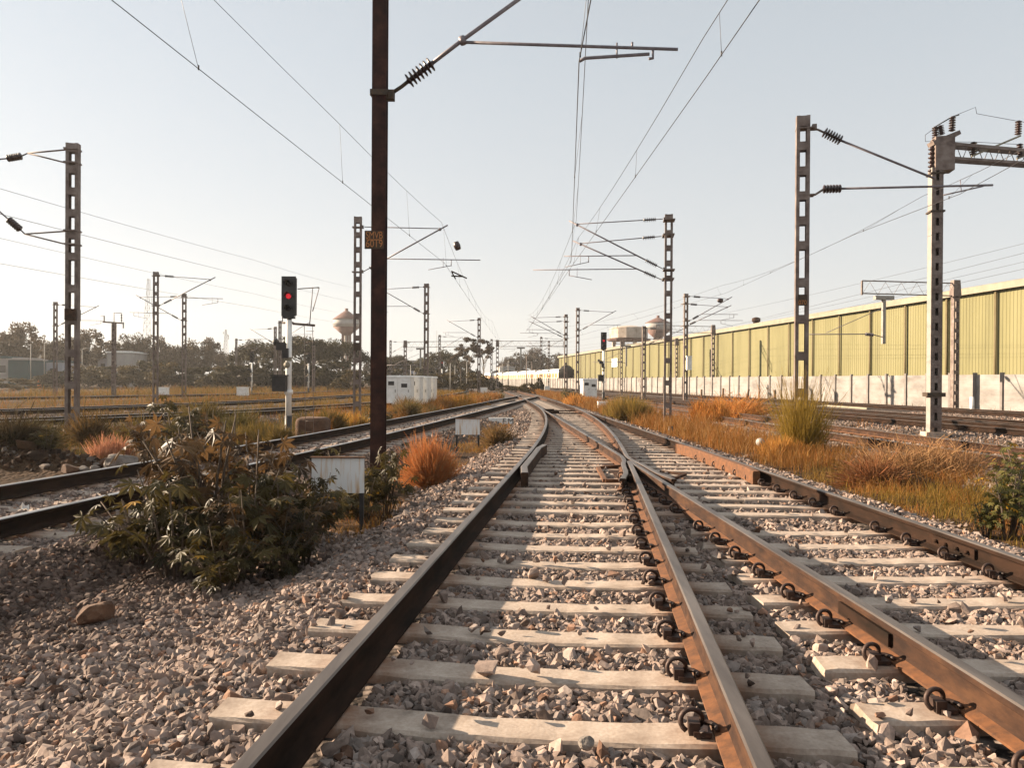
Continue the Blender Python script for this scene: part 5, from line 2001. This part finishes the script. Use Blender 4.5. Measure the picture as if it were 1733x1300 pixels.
# dry bushes
def fibre_bush(px, base, Y, wpx, hpx, n, label, ca, cb, seed, name='dry_bush', droop=.35, cat='bush', wd=.0032, up=.25):
    p = at(px, base, Y)
    zb = gz(p.x, Y) - .02
    r = np.random.default_rng(seed)
    W_, H_ = wpx / F_PX * Y, hpx / F_PX * Y
    ncl = max(14, n // 90)
    cd_ = r.normal(size=(ncl, 3)); cd_[:, 2] = np.abs(cd_[:, 2]) + up; cd_ /= np.linalg.norm(cd_, axis=1)[:, None]
    ci = r.integers(0, ncl, n)
    d = cd_[ci] + r.normal(size=(n, 3)) * .20; d[:, 2] = np.abs(d[:, 2]); d /= np.linalg.norm(d, axis=1)[:, None]
    rad = r.uniform(.35, 1, n) ** .5 * r.uniform(.62, 1.12, ncl)[ci]
    tip = d * rad[:, None] * np.array([W_ / 2, W_ / 2, H_])
    st = tip * r.uniform(.0, .72, n)[:, None]
    if up >= .5 or name == 'straw_heap':
        ac = r.uniform(0, 6.283, ncl); rc = np.sqrt(r.uniform(0, 1, ncl)) * W_ * .5
        q0 = np.stack([np.cos(ac) * rc, np.sin(ac) * rc, np.zeros(ncl)], 1)
        hh = H_ * (1 - .45 * (rc / (W_ * .5))**2) * r.uniform(.45, 1.15, ncl)
        st = q0[ci] + r.normal(size=(n, 3)) * np.array([.05, .05, 0]) * W_
        st[:, 2] = np.abs(r.normal(0, .05, n)) * H_
        ln = r.normal(size=(n, 3)) * (.22 if name != 'straw_heap' else .9); ln[:, 2] = r.uniform(.45, 1.0, n)
        tip = st + ln * hh[ci][:, None]
    kink = r.normal(size=(n, 3)) * .09 * (W_ * 1.7 if up < .5 else H_ * .7)
    tip = tip + kink * .8
    mid = (st + tip) / 2 + kink * .4
    side = np.cross(d, r.normal(size=(n, 3))); side /= np.linalg.norm(side, axis=1)[:, None]; side *= wd * r.uniform(.7, 1.4, n)[:, None]
    tip[:, 2] = np.maximum(tip[:, 2], .01)
    V = np.stack([st - side, st + side, mid + side, mid - side, mid - side, mid + side, tip + side * .5, tip - side * .5], 1).reshape(-1, 3)
    c = mixcol(r, n, ca, cb)
    root = empty(name, (p.x, Y, zb), 0, label, cat)
    np_mesh('stems', V, np.arange(n * 8), 4, M['grass'], root, col=np.repeat(c, 8, 0))
    return root


fibre_bush(727, 812, 12.3, 100, 84, 6500, 'round orange dry tumbleweed bush beside the ballast shoulder', (.42, .13, .035), (.34, .17, .07), 31)
fibre_bush(1352, 775, 17.6, 66, 150, 1500, 'wispy yellow-green bush wrapped round the foot of the right lattice mast', (.20, .135, .022), (.27, .17, .03), 33, up=.55, wd=.0045)
fibre_bush(1065, 712, 33, 80, 52, 3000, 'olive and orange bush left of the lattice mast by the right grass strip', (.12, .10, .022), (.30, .17, .04), 35, wd=.008, up=.5)
fibre_bush(1200, 715, 29, 60, 50, 2600, 'tall golden grass tuft right of the lattice mast', (.40, .20, .05), (.44, .16, .03), 37, wd=.007, up=.8)
fibre_bush(1245, 700, 33, 92, 30, 2600, 'low orange straw heap beside the right hand track', (.46, .16, .035), (.38, .20, .06), 39, 'straw_heap', wd=.009, up=.1, cat='straw heap')
fibre_bush(975, 690, 52, 70, 20, 1600, 'orange grass clump left of the right red signal', (.44, .16, .03), (.36, .2, .05), 41, wd=.012, up=.5)
fibre_bush(690, 700, 34, 60, 26, 1600, 'dull brown bush below the white cabinets', (.16, .10, .04), (.11, .09, .03), 43, wd=.008)
fibre_bush(765, 690, 46, 120, 26, 2600, 'yellow grass clump right of the white cabinets', (.42, .24, .04), (.36, .14, .03), 45, wd=.010, up=.6)
fibre_bush(1560, 790, 13.6, 150, 34, 3800, 'flattened pale straw pile on the right bank', (.34, .20, .09), (.22, .11, .05), 47, 'straw_heap', wd=.005, up=.0, cat='straw heap')
fibre_bush(1480, 800, 12.6, 130, 34, 3000, 'reddish dead brush on the right bank, left of the straw pile', (.24, .09, .035), (.14, .07, .03), 49, wd=.005, up=.2)
fibre_bush(190, 742, 16, 60, 46, 1300, 'pinkish dried weed by the foot of the tall left mast', (.42, .20, .12), (.30, .13, .07), 51, wd=.006, up=.5)
fibre_bush(430, 732, 20.5, 90, 40, 2600, 'yellow weeds left of the white signal base', (.16, .10, .026), (.08, .065, .018), 53, wd=.006, up=.5)
fibre_bush(590, 705, 27, 70, 30, 2000, 'orange grass clump behind the brown block', (.40, .17, .035), (.28, .19, .04), 55, wd=.008, up=.6)
fibre_bush(840, 735, 19.5, 70, 34, 1800, 'brown dried weeds right of the smaller white board', (.20, .11, .045), (.12, .08, .03), 57, wd=.005, up=.3)
for i_, (px_, b_, Y_, w__, h__, ca_, cb_, lab_) in enumerate((
        (60, 735, 18, 110, 44, (.09, .065, .02), (.05, .042, .014), 'olive scrub left of the tall left mast'), (150, 728, 20, 90, 50, (.13, .07, .022), (.06, .04, .015), 'brown scrub right of the tall left mast'),
        (235, 740, 18, 80, 60, (.07, .055, .016), (.13, .085, .025), 'dark scrub behind the left side of the weed clump'), (400, 725, 22, 90, 44, (.10, .075, .02), (.05, .045, .014), 'olive scrub right of the weed clump beyond the slanting track'),
        (470, 740, 19.5, 60, 34, (.16, .10, .026), (.08, .06, .018), 'brown scrub at the foot of the white signal'), (560, 722, 25, 60, 36, (.08, .07, .018), (.16, .09, .022), 'green brown scrub right of the squared brown block'),
        (20, 770, 13.8, 120, 40, (.06, .04, .018), (.03, .022, .011), 'dark scrub on the earth mound at the left edge'), (340, 712, 26, 110, 40, (.12, .08, .022), (.06, .05, .016), 'scrub in front of the curved track below the yard masts'))):
    fibre_bush(px_, b_, Y_, w__, h__, 1800, lab_, ca_, cb_, 80 + i_, 'wild_scrub', wd=.007, up=.45)
fibre_bush(1335, 765, 16.9, 90, 44, 3000, 'orange grass round the white marker disc', (.42, .17, .035), (.36, .20, .05), 59, wd=.005, up=.7)


# broad leaved weeds (castor-like)
def palm_leaves(P, N, D, size, r):
    """seven lobed leaves: centre P, normal N, pointing direction D"""
    n = len(P)
    D = D - (D * N).sum(1)[:, None] * N; D /= np.linalg.norm(D, axis=1)[:, None] + 1e-9
    B = np.cross(N, D)
    Vs = []
    for k, (ang, ln) in enumerate(((-125, .6), (-82, .82), (-40, .95), (0, 1.05), (40, .95), (82, .82), (125, .6))):
        a = math.radians(ang)
        u = D * math.cos(a) + B * math.sin(a)
        v = np.cross(N, u)
        L_ = (size * ln)[:, None]
        mid = P + u * L_ * .5 - N * L_ * .04
        tip = P + u * L_ - N * L_ * .30
        Vs.append(np.stack([P, mid - v * L_ * .16 - N * L_ * .05, tip, mid + v * L_ * .16 - N * L_ * .05], 1))
    V = np.stack(Vs, 1).reshape(-1, 3)
    return V, np.arange(n * 28)


def weed_mesh(seed, H, W, nst, nleaf, lsize, ca, cb, ye=.06):
    r = np.random.default_rng(seed)
    mb = MB()
    P, D, N = [], [], []
    for s in range(nst):
        a = r.uniform(0, 6.283); rad = W / 2 * r.uniform(.2, 1) ** .7
        top = np.array([math.cos(a) * rad, math.sin(a) * rad, H * r.uniform(.55, 1) * (1 - .25 * (rad / (W / 2))**2)])
        b0 = np.array([math.cos(a) * .06, math.sin(a) * .06, -.08])
        mid = b0 * .45 + top * .5 + np.array([0, 0, .12 * H])
        mb.tube([b0, mid, top], [.014, .010, .005], 5)
        for k in range(nleaf // nst):
            t = r.uniform(.2, 1.0) ** .8
            q = (1 - t)**2 * b0 + 2 * t * (1 - t) * mid + t * t * top
            an = r.uniform(0, 6.283)
            out = np.array([math.cos(an), math.sin(an), r.uniform(-.1, .5)])
            pl = r.uniform(.06, .20)
            e = q + out * pl
            if k % 2 == 0: mb.tube([q, q + out * pl * .5 + np.array([0, 0, .02]), e], .003, 3, cap=False)
            P.append(e); D.append(out + np.array([0, 0, -.5]))
            nn = np.array([out[0] * .55, out[1] * .55, .9]) + r.normal(size=3) * .35
            N.append(nn / np.linalg.norm(nn))
    P, D, N = np.array(P), np.array(D), np.array(N)
    sz = lsize * r.uniform(.55, 1.2, len(P))
    V, Fq = palm_leaves(P, N, D, sz, r)
    c = mixcol(r, len(P), ca, cb, (.30, .16, .012), ye)
    return V, Fq, np.repeat(c, 28, 0), mb


LG = ((.018, .016, .006), (.078, .058, .018))
LB = ((.030, .018, .009), (.140, .078, .032))
weed_p = []
for i, (sd_, H, W, ns, nl, ls, cc, ye) in enumerate(((61, 1.2, 1.1, 10, 100, .150, LG, .05), (62, 1.3, 1.0, 9, 88, .145, LB, .08), (63, .9, 1.2, 9, 92, .130, LG, .03), (64, 1.2, .9, 12, 240, .085, ((.045, .050, .014), (.130, .112, .032)), .1))):
    V, Fq, c, mb = weed_mesh(sd_, H, W, ns, nl, ls, *cc, ye * .4)
    r_ = empty('castor_plant', (0, 0, 0), 0, 'plant', 'plant', 'broad leaved weeds')
    np_mesh('foliage', V, Fq, 4, M['leaf'], r_, col=c); mb.build('stems', [M['trunk']], r_)
    weed_p.append([r_, H, False])


def weed(k, px, base, Y, h, label, sx=1.0, group=None):
    pr = weed_p[k]
    p = at(px, base, Y)
    zb = gz(p.x, Y)
    s = h / pr[1]
    sc = (s * sx, s * sx, s)
    rz = random.uniform(0, 6.28)
    if not pr[2]:
        pr[2] = True; o = pr[0]; o.location = (p.x, Y, zb); o.rotation_euler = (0, 0, rz); o.scale = sc; o['label'] = label
    else:
        o = copy_tree(pr[0], (p.x, Y, zb), rz, sc, label)
    return o


for a in ((0, 300, 985, 6.5, 1.05, 'dark broad leaved weed at the lower left of the big near bush', 1.1), (1, 420, 985, 6.5, .95, 'broad leaved weed with yellow leaves at the right foot of the big near bush', 1.0), (1, 350, 900, 7.3, 1.62, 'tallest dark weed at the middle of the big near bush', 1.0),
          (0, 480, 930, 7.2, 1.0, 'dark weed just left of the nearest white board', 1.1), (2, 235, 930, 6.9, .85, 'low weed at the left fringe of the big near bush', .9), (1, 430, 880, 7.9, 1.35, 'weed at the back of the big near bush', 1.0), (0, 530, 900, 7.9, .82, 'weed whose leaves hang in front of the nearest white board', .8),
          (0, 375, 1000, 6.1, .62, 'short dark weed at the front foot of the big near bush', 1.3), (2, 470, 1000, 6.6, .6, 'short weed by the white scraps under the near bush', .9),
          (2, 590, 850, 9.7, .95, 'green weed at the left foot of the brown mast', 1.0), (0, 652, 850, 9.6, .98, 'glossy green weed at the right foot of the brown mast', .75), (2, 630, 800, 11.6, .62, 'low weed behind the brown mast', 1.0),
          (1, 290, 870, 8.0, 1.15, 'leggy brown weed leaning toward the slanting track at the back left of the near bush', .9), (1, 395, 850, 8.6, 1.45, 'tall leggy brown weed at the back of the near bush against the slanting rail', .8),
          (1, 510, 960, 7.0, .80, 'brownish weed at the right end of the big near bush, below the nearest white board', 1.2), (0, 410, 940, 6.9, 1.0, 'leafy dark weed in the middle front of the big near bush', 1.2),
          (1, 560, 880, 9.0, .62, 'dark weed in the shade right behind the nearest white board', 1.3), (0, 615, 870, 9.2, .60, 'dark low weed right of the nearest white board', 1.2),
          (0, 300, 765, 14.6, 1.35, 'dark weed beyond the slanting track, middle of its clump', 1.15), (1, 250, 765, 14.8, 1.15, 'dark weed beyond the slanting track, left side of its clump', 1.1), (1, 355, 765, 14.4, 1.05, 'brown weed beyond the slanting track, right side of its clump', 1.0), (2, 320, 775, 13.6, .7, 'low weed in front of the clump beyond the slanting track', 1.1),
          (0, 80, 775, 13.6, .5, 'small dark weed on the earth mounds at the left edge', 1.2), (2, 640, 705, 25, .7, 'green weed under the white cabinets beside the slanting track', 1.3),
          (3, 1705, 928, 8.4, 1.0, 'pale green spiky weed at the right edge of the frame', 1.0), (3, 1742, 900, 9.0, 1.1, 'second spiky weed cut off by the right edge', 1.1), (3, 1668, 932, 8.5, .55, 'low spiky weed left of the one at the right edge', 1.0),
          (3, 962, 676, 58, 1.3, 'green bush left of the single white cabinet', 1.5)):
    weed(*a)


# ------------------------------------------------------------------ stones and litter
def boulder(px, base, Y, wpx, hpx, label, mat, seed, name='boulder', boxy=False):
    p = at(px, base, Y)
    r = np.random.default_rng(seed)
    v, f = ico(3)
    if boxy:
        v = np.sign(v) * np.abs(v) ** .35
        v /= np.abs(v).max()
        v = v + r.normal(0, .012, v.shape)
    else:
        v = rock(v, r)
    w_, h_ = wpx / F_PX * Y, hpx / F_PX * Y
    v = v * np.array([w_ / 2, w_ / 2 * .8, h_ * .62])
    mb = MB(); mb.add(v, [tuple(q) for q in f], 0, boxy)
    o = mb.build(name, [M[mat]]); o.location = (p.x, Y, gz(p.x, Y) + h_ * .40); o.rotation_euler = (0, 0, r.uniform(-.4, .4))
    return tag(o, label, 'stone', 'loose boulders')


boulder(160, 1075, 5.25, 76, 44, 'rounded rusty brown boulder lying on the ballast at lower left', 'stone_brown', 71)
boulder(530, 730, 23.2, 52, 33, 'big squared dark brown block beside the white signal', 'stone_brown', 72, 'stone_block', True)
boulder(118, 786, 12.6, 34, 20, 'small brown boulder at the foot of the earth mound', 'stone_brown', 73)
boulder(143, 783, 12.7, 22, 17, 'small grey boulder beside the brown one on the earth mound', 'stone_grey', 74)
boulder(160, 784, 12.8, 24, 16, 'second small grey boulder on the earth mound', 'stone_grey', 75)
boulder(207, 784, 12.9, 58, 36, 'leaning grey slab beside the slanting rail', 'stone_grey', 76)
boulder(182, 775, 13.2, 30, 20, 'dark stone left of the leaning grey slab', 'stone_brown', 77)
boulder(60, 752, 15.0, 60, 26, 'brown earth clod at the left edge of the yard', 'stone_brown', 78)
o = boulder(993, 1268, 3.02, 30, 24, 'single pale stone lying on the nearest sleeper', 'stone_grey', 79); o.location.z = .058 + .02


def rubble(seed, n):
    r = np.random.default_rng(seed)
    x = r.uniform(-13.5, -6.2, n); y = r.uniform(12.0, 15.8, n)
    hgt = zg(x, y)
    ok = (np.abs(x - cl3(y)) > 2.3) & (r.uniform(0, 1, n) < np.clip(.25 + hgt * 3, 0, 1))
    x, y, z = x[ok], y[ok], hgt[ok]
    m_ = len(x)
    sz = .030 * np.exp(r.normal(0, .55, m_))
    AV, AF, AC, off = [], [], [], 0
    Rm = rand_rot(m_, r); var = r.integers(0, 16, m_)
    for k in range(16):
        bv, fc = chip(np.random.default_rng(300 + k), 16)
        ix = np.nonzero(var == k)[0]
        VB = np.einsum('nij,vj->nvi', Rm[ix], bv) * sz[ix][:, None, None] + np.stack([x, y, z + sz * .3], 1)[ix][:, None, :]
        AV.append(VB.reshape(-1, 3)); AF.append((fc[None] + off + (np.arange(len(ix)) * len(bv))[:, None, None]).reshape(-1))
        cc = mixcol(r, len(ix), (.018, .011, .008), (.085, .045, .024), (.16, .13, .11), .08)
        AC.append(np.repeat(cc, len(bv), 0)); off += len(bv) * len(ix)
    o = np_mesh('earth_rubble', np.concatenate(AV), np.concatenate(AF), 3, M['ballast'], col=np.concatenate(AC))
    tag(o, 'dark brown earth clods and rubble heaped beyond the slanting track', 'rubble', kind='stuff')


rubble(5, 14000)


def litter(px, py, z, wpx, label, seed, name='plastic_scrap'):
    p = atz(px, py, z)
    r = np.random.default_rng(seed)
    s = wpx / F_PX * p.y / 2
    n = 7
    V, Fq = [], []
    for i in range(n):
        for j in range(n):
            V.append(((i / (n - 1) - .5) * 2 * s + r.normal(0, s * .08), (j / (n - 1) - .5) * 1.3 * s + r.normal(0, s * .08), abs(r.normal(0, s * .28)) + s * .5 * math.sin(i * 1.1 + seed)))
    for i in range(n - 1):
        for j in range(n - 1): Fq.append((i * n + j, (i + 1) * n + j, (i + 1) * n + j + 1, i * n + j + 1))
    mb = MB(); mb.add(V, Fq); o = mb.build(name, [M['plastic']]); o.location = (p.x, p.y, z + s * .25); o.rotation_euler = (.25, 0, r.uniform(0, 3))
    sm = o.modifiers.new('thickness', 'SOLIDIFY'); sm.thickness = .002
    return tag(o, label, 'litter', 'white scraps under the bush')


litter(425, 978, -.30, 28, 'crumpled white plastic scrap at the right foot of the near bush', 1)
litter(378, 990, -.32, 44, 'larger pale torn scrap under the near bush', 2)
litter(345, 892, -.15, 34, 'white plastic scrap caught in the middle of the near bush', 3)
litter(42, 862, .06, 16, 'tiny white scrap on a sleeper of the slanting track', 4)


# bent steel bars lying about the crossing
def steel_rod(pts, rad, label, mat='rail_foot'):
    P = [atz(a, b, z) for (a, b, z) in pts]
    o0 = P[0].copy()
    mb = MB()
    for a, b in zip(P[:-1], P[1:]): mb.bar(a - o0, b - o0, rad * 2, rad * 1.6)
    o = mb.build('bent_bar', [M[mat]]); o.location = o0
    return tag(o, label, 'steel bar', 'bent bars by the crossing')


steel_rod([(1052, 789, .08), (1012, 792, .08), (1024, 814, .08), (1058, 814, .08)], .03, 'orange rusted U shaped bar left of the frog')
steel_rod([(1118, 798, .08), (1160, 803, .08), (1138, 811, .08)], .022, 'hooked rusty bar between the rails right of the frog', 'rail_rust')
steel_rod([(1375, 686, .0), (1470, 693, .0)], .12, 'pale yellow timber lying beside the right hand tracks', 'cream')

# ------------------------------------------------------------------ air
bmh = MB(); bmh.box((0, 170, 24), (900, 960, 64))
hz = bmh.build('haze', [])
mt = bpy.data.materials.new('air'); mt.use_nodes = True
t = mt.node_tree; t.nodes.clear()
ov = t.nodes.new('ShaderNodeOutputMaterial'); pv = t.nodes.new('ShaderNodeVolumePrincipled')
pv.inputs['Color'].default_value = (1, .97, .94, 1); pv.inputs['Density'].default_value = HAZE; pv.inputs['Anisotropy'].default_value = .35
t.links.new(pv.outputs[0], ov.inputs['Volume'])
hz.data.materials.append(mt)
tag(hz, kind='stuff')
hz.display_type = 'WIRE'
if HAZE <= 0: bpy.data.objects.remove(hz)
